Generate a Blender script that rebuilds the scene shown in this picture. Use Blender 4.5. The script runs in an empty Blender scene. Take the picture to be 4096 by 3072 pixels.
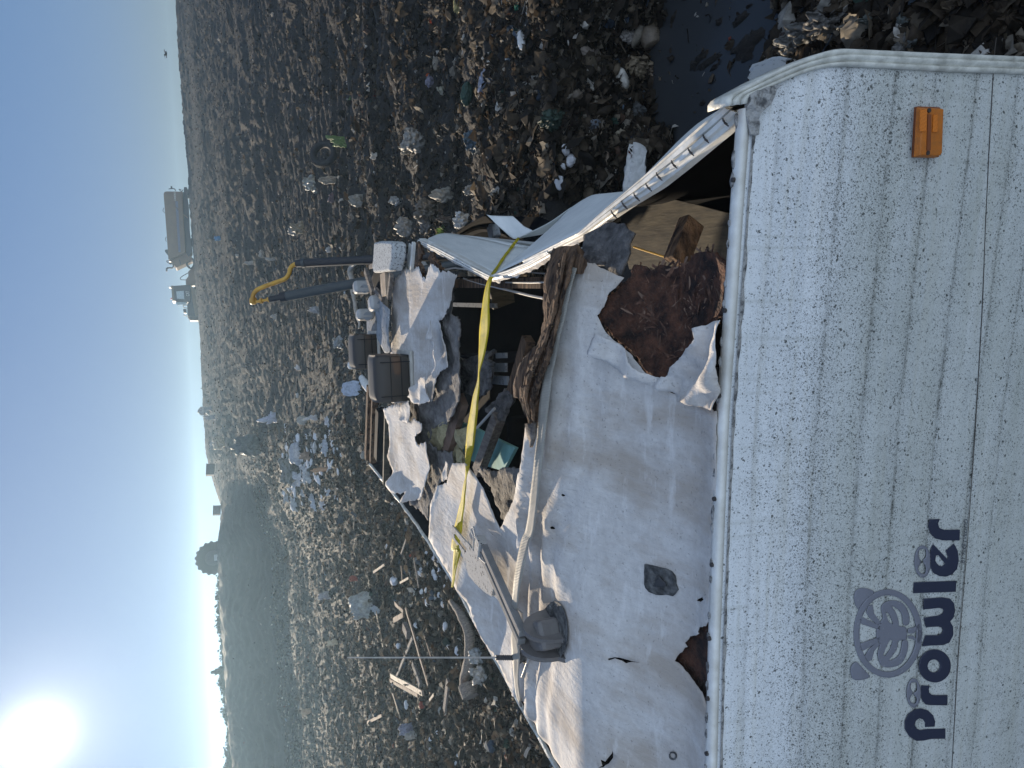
import bpy, math, random
import numpy as np
from mathutils import Vector, Matrix, noise as mnoise
from mathutils.geometry import delaunay_2d_cdt

random.seed(7); rng = np.random.default_rng(7)
scene = bpy.context.scene
COL = scene.collection
V = Vector

# ------------------------------------------------------------------ camera
FPX = 2860.0; HCAM = 4.0
PITCH = math.radians(23.0); ROLL = math.radians(3.73)
fw = V((0, math.cos(PITCH), -math.sin(PITCH)))
_r0 = V((1, 0, 0)); _d0 = V((0, -math.sin(PITCH), -math.cos(PITCH)))
rt = math.cos(ROLL)*_r0 + math.sin(ROLL)*_d0      # upright-right
dn = math.cos(ROLL)*_d0 - math.sin(ROLL)*_r0      # upright-down
CAM = V((0, 0, HCAM))
cam_d = bpy.data.cameras.new('camera'); cam = bpy.data.objects.new('camera', cam_d); COL.objects.link(cam)
cam_d.sensor_fit = 'HORIZONTAL'; cam_d.sensor_width = 36.0; cam_d.lens = FPX/4096*36.0
cam_d.clip_start = 0.02; cam_d.clip_end = 5000
m = Matrix.Identity(3)
m.col[0] = dn; m.col[1] = rt; m.col[2] = -fw      # the photograph is a portrait lying on its side
cam.matrix_world = Matrix.Translation(CAM) @ m.to_4x4()
scene.camera = cam

def ray(x, y):
    x = float(x); y = float(y); return fw + (1536-y)/FPX*rt + (x-2048)/FPX*dn

# ------------------------------------------------------------------ trailer frame (z=0 is the roof edge)
YAW = math.radians(9.6)
RC = V((.664, 1.436, HCAM-1.3)); RZ = HCAM-1.3
AX = V((math.cos(YAW), -math.sin(YAW), 0)); AY = V((math.sin(YAW), math.cos(YAW), 0))
def loc(p):
    q = p-RC; return V((q.dot(AX), q.dot(AY), q.z))
def wld(p): return RC + AX*p[0] + AY*p[1] + V((0, 0, p[2]))
def L(x, y, z=0.0):
    v = ray(x, y); return loc(CAM + v*((z-1.3)/v.z))
def Ldist(x, y, d):            # local point at a given depth along the view axis
    return loc(CAM + ray(x, y)*d)
def ss(a, b, x):
    t = np.clip((np.asarray(x, float)-a)/(b-a), 0, 1); return t*t*(3-2*t)
BOWL = [0]          # the loose sheet beyond the strap curls up towards the left edge
def zr(x, y):
    yc = float(np.interp(-x, [.5, 1.0, 1.25, 1.5, 1.65, 1.85, 2.1, 2.5], [.80, .82, .78, .66, .60, .56, .53, .5]))
    yr = float(np.interp(-x, [.5, 1.07, 1.7, 2.3], [.86, 1.02, 1.2, 1.25]))
    h = .01+float(ss(-.05, -.5, x))*float(np.interp(-x, [1.1, 1.6], [.19, .14]))
    up = float(ss(.12, yc+.04, y)); dnn = 1-.85*float(ss(yr+.1, yr+1.5, y))
    edge = -.05*float(ss(-1.9, -2.6, x))
    bowl = 0.0
    if BOWL[0]: bowl = .09*min(1.1, max(0, y-1.3))+.16*min(.9, max(0, -1.6-x))*float(ss(1.25, 1.7, y))
    return bowl + h*up*dnn + edge*float(ss(.3, .9, y)) - .02*float(ss(.02, .15, y))*(1-up)
def Lr(x, y, dz=0.0):
    z = .35 if BOWL[0] else .05
    for _ in range(14):
        p = L(x, y, z+dz); z = .5*z+.5*zr(p.x, p.y)
    return p

# pixel frames of the measuring crops -> full-size pixels
def frame(x0, y0, s): return lambda X, Y: (x0+X/s, y0+Y/s)
r3 = frame(1300, 700, 2.074); r4 = frame(1300, 1400, 2.074); r5 = frame(1300, 2100, 1.7067)
r6 = frame(2100, 300, 1.659); r7 = frame(2200, 0, 1.1667); r9 = frame(1900, 1000, 1.8438)
rq = frame(3350, 2050, 1.7109); rt5 = frame(2500, 0, 1.8433); rv = frame(1450, 900, 2.368)
rb = frame(950, 950, 2.2114); rr = frame(1300, 0, 2.212); rs = frame(1900, 0, 2.212); rl = frame(1200, 2100, 2.0743)
rc = frame(900, 1500, 2.5517); D = frame(0, 0, .54004)

# ------------------------------------------------------------------ helpers: objects
def setp(o, label=None, cat=None, group=None, kind=None):
    if label: o['label'] = label
    if cat: o['category'] = cat
    if group: o['group'] = group
    if kind: o['kind'] = kind
    return o
def mkmesh(name, verts, faces, mats=(), smooth=False, midx=None):
    me = bpy.data.meshes.new(name)
    me.from_pydata([tuple(v) for v in verts], [], [tuple(f) for f in faces])
    for mt in (mats if isinstance(mats, (list, tuple)) else [mats]): me.materials.append(mt)
    if midx is not None: me.polygons.foreach_set('material_index', midx)
    if smooth: me.polygons.foreach_set('use_smooth', [True]*len(me.polygons))
    me.update(); return me
def link(name, me, parent=None, at=None):
    o = bpy.data.objects.new(name, me); COL.objects.link(o)
    if parent: o.parent = parent
    if at is not None: o.location = at
    return o
def part(name, verts, faces, mat, parent, smooth=False, solid=0, off=0, bevel=0):
    """verts in the parent's own frame"""
    o = link(name, mkmesh(name, verts, faces, mat, smooth), parent)
    if solid:
        md = o.modifiers.new('thickness', 'SOLIDIFY'); md.thickness = solid; md.offset = off
    if bevel:
        md = o.modifiers.new('bevel', 'BEVEL'); md.width = bevel; md.segments = 2; md.limit_method = 'ANGLE'
    return o
def tpart(name, verts, faces, mat, smooth=False, solid=0, off=0, bevel=0, parent=None):
    """part of the trailer, verts in trailer-local (z from roof)"""
    return part(name, [(v[0], v[1], v[2]+RZ) for v in verts], faces, mat, parent or TR, smooth, solid, off, bevel)
def single(name, verts, faces, mat, label, cat, group=None, smooth=False, solid=0, bevel=0, kind=None):
    """a top-level thing of one mesh; verts in world"""
    a = np.array([tuple(v) for v in verts]); c = V((a[:, 0].mean(), a[:, 1].mean(), a[:, 2].min()))
    o = link(name, mkmesh(name, [V(tuple(v))-c for v in verts], faces, mat, smooth), None, c)
    if solid:
        md = o.modifiers.new('thickness', 'SOLIDIFY'); md.thickness = solid; md.offset = 0
    if bevel:
        md = o.modifiers.new('bevel', 'BEVEL'); md.width = bevel; md.segments = 2; md.limit_method = 'ANGLE'
    return setp(o, label, cat, group, kind)
def thing(name, at, label, cat, group=None, rz=0):
    o = bpy.data.objects.new(name, None); COL.objects.link(o); o.location = at; o.rotation_euler = (0, 0, rz)
    o.empty_display_size = .2
    return setp(o, label, cat, group)

def box(c, s, R=None):
    vs = []
    for i in (-1, 1):
        for j in (-1, 1):
            for k in (-1, 1):
                p = V((i*s[0]/2, j*s[1]/2, k*s[2]/2))
                if R is not None: p = R @ p
                vs.append(V(c)+p)
    fs = [(0, 1, 3, 2), (4, 6, 7, 5), (0, 4, 5, 1), (2, 3, 7, 6), (0, 2, 6, 4), (1, 5, 7, 3)]
    return vs, fs
def merge(*parts):
    vs, fs = [], []
    for a, b in parts:
        n = len(vs); vs += list(a); fs += [tuple(i+n for i in f) for f in b]
    return vs, fs
def tube(pts, r, n=8, cap=True):
    pts = [V(p) for p in pts]; rs_ = r if isinstance(r, (list, tuple)) else [r]*len(pts)
    vs, fs = [], []
    for i, p in enumerate(pts):
        t = (pts[min(i+1, len(pts)-1)]-pts[max(i-1, 0)]).normalized()
        u = t.cross(V((.13, .3, 1))).normalized(); w = t.cross(u)
        for k in range(n):
            a = 2*math.pi*k/n; vs.append(p+(u*math.cos(a)+w*math.sin(a))*rs_[i])
    for i in range(len(pts)-1):
        for k in range(n): fs.append((i*n+k, i*n+(k+1) % n, (i+1)*n+(k+1) % n, (i+1)*n+k))
    if cap: fs += [tuple(range(n))[::-1], tuple(range((len(pts)-1)*n, len(pts)*n))]
    return vs, fs
def bar(a, b, w, h, up=(0, 0, 1)):
    a, b = V(a), V(b); t = (b-a).normalized(); s = t.cross(V(up)).normalized(); u = s.cross(t)
    vs = [p+s*w/2*i+u*h/2*j for p in (a, b) for i in (-1, 1) for j in (-1, 1)]
    return vs, [(0, 1, 3, 2), (4, 6, 7, 5), (0, 4, 5, 1), (2, 3, 7, 6), (0, 2, 6, 4), (1, 5, 7, 3)]
def smoothline(pts, n=8):
    pts = [np.array(p, float) for p in pts]; P = [2*pts[0]-pts[1]]+pts+[2*pts[-1]-pts[-2]]; out = []
    for i in range(1, len(P)-2):
        for k in range(n):
            t = k/n; a, b, c, d = P[i-1:i+3]
            out.append(.5*((2*b)+(-a+c)*t+(2*a-5*b+4*c-d)*t*t+(-a+3*b-3*c+d)*t**3))
    out.append(P[-2]); return out
def fbm(p, s, o=3): return mnoise.fractal(V(p)*s, 1.0, 2.0, o)

def inpoly(px, py, poly):
    x = np.asarray(px); y = np.asarray(py); r = np.zeros(x.shape, bool); n = len(poly); j = n-1
    for i in range(n):
        xi, yi = poly[i]; xj, yj = poly[j]
        if yi != yj:
            c = ((yi > y) != (yj > y)) & (x < (xj-xi)*(y-yi)/(yj-yi)+xi); r ^= c
        j = i
    return r
def jag(poly, step, amp, seed=0.0):
    out = []; n = len(poly)
    for i in range(n):
        a = np.array(poly[i][:2], float); b = np.array(poly[(i+1) % n][:2], float); l = np.linalg.norm(b-a); k = max(1, int(l/step))
        for q in range(k):
            p = a+(b-a)*q/k
            if amp:
                p = p+np.array([mnoise.noise(V((p[0]/step*.37, p[1]/step*.37, seed))), mnoise.noise(V((p[0]/step*.37, p[1]/step*.37, seed+9)))])*amp
                p = p+np.array([mnoise.noise(V((p[0]/step*1.3, p[1]/step*1.3, seed))), mnoise.noise(V((p[0]/step*1.3, p[1]/step*1.3, seed+5)))])*amp*.6
            out.append((float(p[0]), float(p[1])))
    return out
def fill(polys, step, jitter=.3):
    """2-D triangulation (even-odd) of outlines with an interior grid; returns verts2d, tris"""
    co, ed = [], []
    for pl in polys:
        n0 = len(co); co += [V(p[:2]) for p in pl]; ed += [(n0+i, n0+(i+1) % len(pl)) for i in range(len(pl))]
    A = np.array([tuple(c) for c in co]); lo, hi = A.min(0), A.max(0)
    gx, gy = np.meshgrid(np.arange(lo[0]+step/2, hi[0], step), np.arange(lo[1]+step/2, hi[1], step))
    gx = gx.ravel()+(rng.random(gx.size)-.5)*step*jitter; gy = gy.ravel()+(rng.random(gy.size)-.5)*step*jitter
    ins = np.zeros(gx.shape, bool)
    for pl in polys: ins ^= inpoly(gx, gy, pl)
    gx, gy = gx[ins], gy[ins]
    if len(gx):
        d = np.full(gx.shape, 1e9)
        for a in A: d = np.minimum(d, (gx-a[0])**2+(gy-a[1])**2)
        k = d > (step*.4)**2; gx, gy = gx[k], gy[k]
    co += [V((float(a), float(b))) for a, b in zip(gx, gy)]
    vs, _, fs, *_ = delaunay_2d_cdt(co, ed, [], 0, 1e-7)
    vs = np.array([tuple(v) for v in vs]); fs = [f for f in fs if len(f) == 3]
    F = np.array(fs); cen = vs[F].mean(1); ins = np.zeros(len(F), bool)
    for pl in polys: ins ^= inpoly(cen[:, 0], cen[:, 1], pl)
    F = F[ins]
    a, b, c = vs[F[:, 0]], vs[F[:, 1]], vs[F[:, 2]]
    neg = ((b-a)[:, 0]*(c-a)[:, 1]-(b-a)[:, 1]*(c-a)[:, 0]) < 0
    F[neg] = F[neg][:, ::-1]
    return vs, [tuple(int(i) for i in f) for f in F]
def ell(cx, cy, rx, ry, n=28, a0=0, a1=360):
    full = a1-a0 >= 360
    return [(cx+rx*math.cos(math.radians(a0+(a1-a0)*k/(n if full else n-1))), cy+ry*math.sin(math.radians(a0+(a1-a0)*k/(n if full else n-1)))) for k in range(n)]

# ------------------------------------------------------------------ materials
def nt(name):
    mt = bpy.data.materials.new(name); mt.use_nodes = True; t = mt.node_tree; t.nodes.clear()
    o = t.nodes.new('ShaderNodeOutputMaterial'); b = t.nodes.new('ShaderNodeBsdfPrincipled'); t.links.new(b.outputs[0], o.inputs[0])
    return mt, t, b, o
class N:
    def __init__(s, t): s.t = t
    def n(s, typ, **kw):
        x = s.t.nodes.new('ShaderNode'+typ)
        for k, v in kw.items(): setattr(x, k, v)
        return x
    def l(s, a, b): s.t.links.new(a, b)
    def coord(s, scale=(1, 1, 1), rot=(0, 0, 0), out='Object'):
        c = s.n('TexCoord'); mp = s.n('Mapping'); mp.inputs['Scale'].default_value = scale; mp.inputs['Rotation'].default_value = rot
        s.l(c.outputs[out], mp.inputs[0]); return mp.outputs[0]
    def noise(s, vec, scale, detail=6, rough=.6):
        x = s.n('TexNoise'); x.inputs['Scale'].default_value = scale; x.inputs['Detail'].default_value = detail; x.inputs['Roughness'].default_value = rough
        s.l(vec, x.inputs['Vector']); return x.outputs['Fac']
    def ramp(s, fac, stops):
        x = s.n('ValToRGB'); e = x.color_ramp.elements
        while len(e) < len(stops): e.new(.5)
        for el, (p, c) in zip(e, stops):
            el.position = p; el.color = (*c, 1) if isinstance(c, (tuple, list)) else (c, c, c, 1)
        s.l(fac, x.inputs[0]); return x.outputs[0]
    def mix(s, f, a, b, mode='MIX'):
        x = s.n('Mix'); x.data_type = 'RGBA'; x.blend_type = mode
        for v, i in ((f, 0), (a, 6), (b, 7)):
            if hasattr(v, 'is_linked') or hasattr(v, 'links'): s.l(v, x.inputs[i])
            elif isinstance(v, (int, float)): x.inputs[i].default_value = v if i == 0 else (v, v, v, 1)
            else: x.inputs[i].default_value = (*v, 1)
        return x.outputs[2]
    def math(s, op, a, b=0.0):
        x = s.n('Math', operation=op)
        for v, i in ((a, 0), (b, 1)):
            if hasattr(v, 'links'): s.l(v, x.inputs[i])
            else: x.inputs[i].default_value = v
        return x.outputs[0]
    def bump(s, h, bsdf, dist=.01, strength=.6):
        x = s.n('Bump'); x.inputs['Distance'].default_value = dist; x.inputs['Strength'].default_value = strength
        s.l(h, x.inputs['Height']); s.l(x.outputs[0], bsdf.inputs['Normal'])
def mat(name, c1, c2=None, scale=8, rough=.6, metal=0, stretch=(1, 1, 1), bump=.0, bscale=None, trans=0.0, spec=.5, lo=.35, hi=.65, detail=6):
    mt, t, b, o = nt(name); q = N(t); c2 = c2 or tuple(x*.7 for x in c1)
    vec = q.coord(stretch); f = q.noise(vec, scale, detail)
    col = q.ramp(f, [(lo, c2), (hi, c1)]); q.l(col, b.inputs['Base Color'])
    b.inputs['Roughness'].default_value = rough; b.inputs['Metallic'].default_value = metal; b.inputs['Specular IOR Level'].default_value = spec
    if bump: q.bump(q.noise(vec, bscale or scale*3, 5), b, bump, .8)
    if trans:
        tr = q.n('BsdfTranslucent'); q.l(col, tr.inputs[0]); ms = q.n('MixShader'); ms.inputs[0].default_value = trans
        q.l(b.outputs[0], ms.inputs[1]); q.l(tr.outputs[0], ms.inputs[2]); q.l(ms.outputs[0], o.inputs[0])
    return mt

M = {}
def wall_material():
    mt, t, b, o = nt('painted_aluminium'); q = N(t)
    v = q.coord(); vs = q.coord((.35, 1, 9))
    at = q.n('Attribute', attribute_name='grime'); gr = at.outputs['Fac']; fl = q.n('Attribute', attribute_name='film').outputs['Fac']; ch = q.n('Attribute', attribute_name='chalk').outputs['Fac']
    base = q.ramp(q.noise(vs, 3, 5), [(.3, (.66, .68, .69)), (.7, (.80, .815, .82))])
    base = q.mix(q.ramp(q.noise(q.coord((.6, 1, 16)), 2.2, 4), [(.5, 0.0), (.68, .45)]), base, (.55, .53, .45))   # dull chalky bands
    base = q.mix(q.math('MULTIPLY', ch, q.ramp(q.noise(q.coord((.5, 1, 3)), 4, 6), [(.3, .55), (.7, 1.0)])), base, (.44, .455, .405))
    drip = q.ramp(q.noise(q.coord((16, 1, .6)), 2.2, 5, .6), [(.56, 0.0), (.72, .38)]); base = q.mix(drip, base, (.38, .385, .34))
    blot = q.ramp(q.noise(v, 11, 5, .65), [(.36, 0.0), (.72, 1.0)])
    amt = q.math('ADD', q.math('MULTIPLY', gr, 1.05), q.math('MULTIPLY', q.math('MULTIPLY', blot, blot), .42))
    def specks(scale, thr, r):
        vo = q.n('TexVoronoi'); vo.inputs['Scale'].default_value = scale; vo.inputs['Randomness'].default_value = 1
        nz = q.n('TexNoise'); nz.inputs['Scale'].default_value = scale*1.3; q.l(v, nz.inputs['Vector'])
        mx = q.n('Mix'); mx.data_type = 'VECTOR'; mx.inputs[0].default_value = .02
        va = q.n('VectorMath', operation='SCALE'); va.inputs['Scale'].default_value = .012; q.l(nz.outputs['Color'], va.inputs[0])
        vb = q.n('VectorMath', operation='ADD'); q.l(v, vb.inputs[0]); q.l(va.outputs[0], vb.inputs[1])
        q.l(vb.outputs[0], vo.inputs['Vector'])
        wn = q.n('TexWhiteNoise', noise_dimensions='3D'); q.l(vo.outputs['Position'], wn.inputs['Vector'])
        on = q.math('LESS_THAN', wn.outputs['Value'], q.math('MULTIPLY', amt, thr))
        hit = q.math('LESS_THAN', vo.outputs['Distance'], r)
        return q.math('MULTIPLY', on, hit)
    s1 = specks(170, .75, .40); s2 = specks(360, 1.2, .46); s3 = specks(70, .14, .30)
    tot = q.math('MINIMUM', q.math('ADD', q.math('ADD', q.math('MULTIPLY', s1, .75), q.math('MULTIPLY', s2, .55)), q.math('MULTIPLY', s3, .85)), 1)
    film = q.math('MULTIPLY', fl, q.ramp(q.noise(q.coord((1, 1, .4)), 38, 6, .75), [(.40, .12), (.62, 1.0)]))
    col = q.mix(film, base, (.10, .10, .085)); col = q.mix(tot, col, (.05, .055, .05))
    q.l(col, b.inputs['Base Color']); b.inputs['Roughness'].default_value = .42
    q.bump(q.noise(v, 1.6, 3), b, .02, .25)
    return mt
M['wall'] = wall_material()
def membrane_material():
    mt, t, b, o = nt('roof_membrane_sheet'); q = N(t); v = q.coord()
    base = q.ramp(q.noise(v, 26, 9, .75), [(.3, (.50, .475, .445)), (.7, (.67, .645, .61))])
    st = q.ramp(q.noise(q.coord((1.0, .35, 1)), 4.5, 7, .62), [(.44, 0.0), (.62, .8)])
    col = q.mix(st, base, (.40, .34, .28))
    sp = q.ramp(q.noise(v, 90, 3, .6), [(.63, 0.0), (.70, .5)]); col = q.mix(sp, col, (.16, .14, .12))
    wear = q.ramp(q.noise(q.coord((.4, 1.6, 1)), 9, 8, .7), [(.56, 0.0), (.66, .55)]); col = q.mix(wear, col, (.74, .72, .69))
    vo = q.n('TexVoronoi', feature='DISTANCE_TO_EDGE'); vo.inputs['Scale'].default_value = 5
    dv = q.n('VectorMath', operation='ADD'); nz = q.n('TexNoise'); nz.inputs['Scale'].default_value = 6; q.l(v, nz.inputs['Vector'])
    q.l(v, dv.inputs[0]); q.l(nz.outputs['Color'], dv.inputs[1]); q.l(dv.outputs[0], vo.inputs['Vector'])
    ck = q.math('MULTIPLY', q.math('LESS_THAN', vo.outputs['Distance'], .004), q.ramp(q.noise(v, 2.0, 3), [(.52, 0.0), (.6, .35)])); col = q.mix(ck, col, (.2, .18, .16))
    q.l(col, b.inputs['Base Color']); b.inputs['Roughness'].default_value = .85; b.inputs['Specular IOR Level'].default_value = .15
    h = q.math('ADD', q.math('MULTIPLY', q.noise(q.coord((10, 2.2, 1)), 5, 6, .65), 1.0), q.math('MULTIPLY', q.noise(v, 60, 4), .35))
    h = q.math('ADD', h, q.math('MULTIPLY', q.noise(v, 3, 3), 1.6))
    q.bump(h, b, .012, .55); return mt
M['membrane'] = membrane_material()
M['trim'] = mat('white_metal_trim', (.80, .79, .74), (.60, .58, .52), 14, .38, stretch=(1, 1, 1), bump=.002)
M['trim_dirty'] = mat('grimy_metal_trim', (.70, .69, .62), (.36, .355, .31), 22, .5, bump=.004, lo=.3, hi=.62)
M['putty'] = mat('cracked_putty', (.42, .41, .39), (.10, .10, .10), 40, .8, bump=.02, bscale=60, lo=.38, hi=.55)
M['screw'] = mat('rusty_screw', (.05, .04, .035), rough=.6)
M['side'] = mat('side_sheet_metal', (.76, .77, .74), (.62, .64, .62), 5, .38, stretch=(1, 1, 6), bump=.003, lo=.3, hi=.7)
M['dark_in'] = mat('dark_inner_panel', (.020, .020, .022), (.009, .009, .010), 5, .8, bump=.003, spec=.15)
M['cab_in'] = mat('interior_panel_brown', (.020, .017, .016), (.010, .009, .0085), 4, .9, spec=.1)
M['floor_in'] = mat('interior_floor', (.05, .045, .04), rough=.9)
M['decking'] = mat('rotten_decking', (.26, .25, .24), (.10, .09, .085), 16, .95, bump=.04, bscale=40, lo=.32, hi=.68)
M['osb'] = mat('rotten_osb', (.14, .058, .032), (.016, .007, .005), 20, .9, stretch=(1, 1, 1), bump=.05, bscale=55, lo=.36, hi=.7)
M['osb_strand'] = mat('osb_strands', (.17, .085, .052), (.024, .013, .009), 45, .85, lo=.3, hi=.7)
M['ply'] = mat('weathered_plywood', (.115, .098, .066), (.04, .034, .026), 9, .75, stretch=(5, .8, 1), bump=.0012)
M['rot'] = mat('rotten_wood', (.24, .145, .085), (.018, .010, .007), 11, .95, stretch=(.7, 5, 2), bump=.05, bscale=22, lo=.36, hi=.66)
M['greywood'] = mat('grey_wood', (.22, .19, .165), (.08, .065, .055), 10, .9, stretch=(6, 1, 6), bump=.01)
M['oldwood'] = mat('brown_timber', (.20, .125, .085), (.08, .05, .035), 8, .85, stretch=(1, 1, 1), bump=.01)
M['paleplank'] = mat('pale_timber', (.42, .33, .24), (.22, .16, .11), 8, .8, bump=.008)
M['driftwood'] = mat('weathered_log', (.34, .28, .22), (.13, .10, .08), 7, .9, stretch=(7, 7, 1.2), bump=.02)
M['insul'] = mat('grey_insulation', (.17, .165, .165), (.05, .05, .052), 25, 1, bump=.05, bscale=50)
M['wool'] = mat('yellow_wool', (.62, .55, .33), (.36, .31, .18), 22, 1, bump=.03, trans=.25)
M['teal'] = mat('teal_paint', (.30, .60, .56), (.20, .45, .43), 12, .4, bump=.001)
M['wire'] = mat('pale_wire', (.45, .43, .40), rough=.5)
M['yellow_wire'] = mat('yellow_wire', (.65, .38, .05), rough=.5)
def webbing(name, c1, c2, sc, st):
    mt, t, b, o = nt(name); q = N(t)
    uv = q.n('UVMap'); w = q.n('TexWave'); w.wave_type = 'BANDS'; w.bands_direction = 'Y'; w.inputs['Scale'].default_value = sc; w.inputs['Distortion'].default_value = .4
    q.l(uv.outputs[0], w.inputs['Vector'])
    wx = q.n('TexWave'); wx.wave_type = 'BANDS'; wx.bands_direction = 'X'; wx.inputs['Scale'].default_value = 1.2; q.l(uv.outputs[0], wx.inputs['Vector'])
    f = q.noise(q.coord(), 14, 5)
    col = q.ramp(f, [(.32, c2), (.55, c1)]); col = q.mix(q.math('MULTIPLY', w.outputs['Fac'], st), col, tuple(x*.55 for x in c1))
    q.l(col, b.inputs['Base Color']); b.inputs['Roughness'].default_value = .65
    q.bump(w.outputs['Fac'], b, .002, .7)
    tr = q.n('BsdfTranslucent'); q.l(col, tr.inputs[0]); ms = q.n('MixShader'); ms.inputs[0].default_value = .38
    q.l(b.outputs[0], ms.inputs[1]); q.l(tr.outputs[0], ms.inputs[2]); q.l(ms.outputs[0], o.inputs[0]); return mt
M['ystrap'] = webbing('yellow_webbing', (.80, .66, .02), (.48, .40, .02), 60, .25)
M['wstrap'] = webbing('white_webbing', (.58, .56, .50), (.44, .42, .37), 55, .5)
def smoke_mat():
    mt, t, b, o = nt('smoked_plastic'); q = N(t); v = q.coord()
    b.inputs['Base Color'].default_value = (.06, .052, .044, 1); b.inputs['Roughness'].default_value = .45
    tr = q.n('BsdfTranslucent'); tr.inputs[0].default_value = (.46, .35, .22, 1); ms = q.n('MixShader'); ms.inputs[0].default_value = .24
    q.l(b.outputs[0], ms.inputs[1]); q.l(tr.outputs[0], ms.inputs[2]); q.l(ms.outputs[0], o.inputs[0]); return mt
M['smoke'] = smoke_mat()
M['groove'] = mat('vent_groove', (.012, .01, .009), rough=.6)
M['ventrim'] = mat('vent_flange', (.55, .53, .47), rough=.5)
M['antenna'] = mat('antenna_plastic', (.42, .41, .39), (.30, .29, .28), 12, .45)
M['antarm'] = mat('antenna_arm_metal', (.24, .235, .23), (.16, .16, .155), 8, .9, spec=.08)
def speckled(name, c, k, scale, thr):
    mt, t, b, o = nt(name); q = N(t); v = q.coord()
    f = q.noise(v, scale, 4, .7); col = q.ramp(f, [(thr, c), (thr+.04, k)]); q.l(col, b.inputs['Base Color']); b.inputs['Roughness'].default_value = .9; b.inputs['Specular IOR Level'].default_value = .08
    q.bump(q.noise(v, scale, 3), b, .006, .5); return mt
M['antplate'] = speckled('lichen_spotted_plate', (.40, .385, .36), (.05, .05, .05), 60, .58)
M['antgear'] = mat('antenna_gear_plastic', (.19, .175, .165), (.13, .12, .115), 10, .4)
M['patch'] = mat('crackled_sealant', (.17, .17, .165), (.035, .035, .035), 30, .9, bump=.03, bscale=50)
M['block'] = speckled('speckled_foam', (.46, .47, .46), (.12, .12, .12), 75, .55)
M['galv'] = speckled('dull_sheet_metal', (.27, .29, .31), (.16, .17, .18), 30, .55)
M['cap'] = mat('grey_plastic_cap', (.42, .42, .41), rough=.45)
M['ramdark'] = mat('black_painted_steel', (.012, .012, .015), rough=.35)
M['ramgrey'] = mat('grey_painted_steel', (.05, .06, .062), (.03, .036, .037), 3, .35)
M['ramyellow'] = mat('yellow_paint', (.60, .34, .045), (.42, .22, .03), 10, .45)
M['letter'] = mat('navy_vinyl', (.022, .028, .055), (.05, .055, .075), 90, .5, lo=.28, hi=.36)
M['emblem'] = mat('grey_vinyl', (.185, .19, .225), (.30, .31, .33), 80, .5, lo=.28, hi=.36)
M['cavity'] = mat('shade_black_lining', (.007, .007, .008), rough=.95, spec=.05)  # near-black colour stands in for shade inside the crushed side wall
def amber_mat():
    mt, t, b, o = nt('amber_lens'); q = N(t); v = q.coord((1, 1, 1), (0, math.radians(45), 0))
    vo = q.n('TexVoronoi'); vo.inputs['Scale'].default_value = 300; vo.inputs['Randomness'].default_value = .1; q.l(v, vo.inputs['Vector'])
    dm = q.ramp(q.noise(q.coord(), 30, 6, .7), [(.45, 0.0), (.75, .65)]); q.l(q.mix(dm, (.58, .17, .015), (.20, .09, .03)), b.inputs['Base Color']); b.inputs['Roughness'].default_value = .45
    q.bump(vo.outputs['Distance'], b, .003, .8); return mt
M['amber'] = amber_mat()
def amber2_mat():
    mt, t, b, o = nt('amber_reflector'); q = N(t); ck = q.n('TexChecker'); ck.inputs['Scale'].default_value = 420; q.l(q.coord((1, 1, 1), (0, math.radians(40), 0)), ck.inputs['Vector'])
    q.l(q.mix(ck.outputs['Fac'], (.85, .26, .03), (.42, .10, .008)), b.inputs['Base Color']); b.inputs['Roughness'].default_value = .25; return mt
M['amber2'] = amber2_mat()
M['amberbase'] = mat('lens_base', (.25, .07, .02), rough=.5)
M['white'] = mat('white_foam', (.72, .72, .70), (.55, .55, .53), 18, .8, bump=.012, bscale=35, trans=.12)
M['plaster'] = mat('broken_plaster', (.66, .67, .68), (.40, .40, .41), 9, .9, bump=.01)
M['rubber'] = mat('tyre_rubber', (.022, .021, .021), (.012, .012, .012), 12, .8, bump=.004)
M['steel'] = mat('dark_steel', (.05, .05, .052), rough=.6)

def attr_mat(name, trans, rough):
    mt, t, b, o = nt(name); q = N(t)
    at = q.n('Attribute', attribute_name='Col'); f = q.noise(q.coord(), 18, 5)
    col = q.mix(1.0, at.outputs['Color'], q.ramp(f, [(.3, .55), (.7, 1.25)]), 'MULTIPLY'); q.l(col, b.inputs['Base Color']); b.inputs['Roughness'].default_value = rough; b.inputs['Specular IOR Level'].default_value = .25
    if trans:
        tr = q.n('BsdfTranslucent'); q.l(col, tr.inputs[0]); ms = q.n('MixShader'); ms.inputs[0].default_value = trans
        q.l(b.outputs[0], ms.inputs[1]); q.l(tr.outputs[0], ms.inputs[2]); q.l(ms.outputs[0], o.inputs[0])
    return mt
M['litter'] = attr_mat('mixed_litter', .34, .75)
_bagm = {}
def bagmat(c):
    k = tuple(round(x, 3) for x in c)
    if k not in _bagm: _bagm[k] = mat('film_or_cloth', c, tuple(x*.6 for x in c), 12, .5, bump=.015, bscale=24, trans=.3)
    return _bagm[k]
def ground_mat():
    mt, t, b, o = nt('landfill_soil'); q = N(t); v = q.coord()
    a = q.ramp(q.noise(v, 1.7, 10, .72), [(.30, (.008, .0068, .0055)), (.55, (.018, .0145, .011)), (.75, (.036, .028, .020))])
    sp = q.ramp(q.noise(v, 16, 6, .75), [(.60, 0.0), (.68, .8)]); col = q.mix(sp, a, (.09, .075, .058))
    q.l(col, b.inputs['Base Color']); b.inputs['Roughness'].default_value = .85
    q.bump(q.noise(v, 9, 8, .75), b, .09, .9); return mt
M['ground'] = ground_mat()
def water_mat():
    mt, t, b, o = nt('black_puddle_water'); q = N(t)
    b.inputs['Base Color'].default_value = (.036, .039, .042, 1); b.inputs['Roughness'].default_value = .22; b.inputs['IOR'].default_value = 1.33
    q.bump(q.noise(q.coord(), 3, 4), b, .004, .3); return mt
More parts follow.
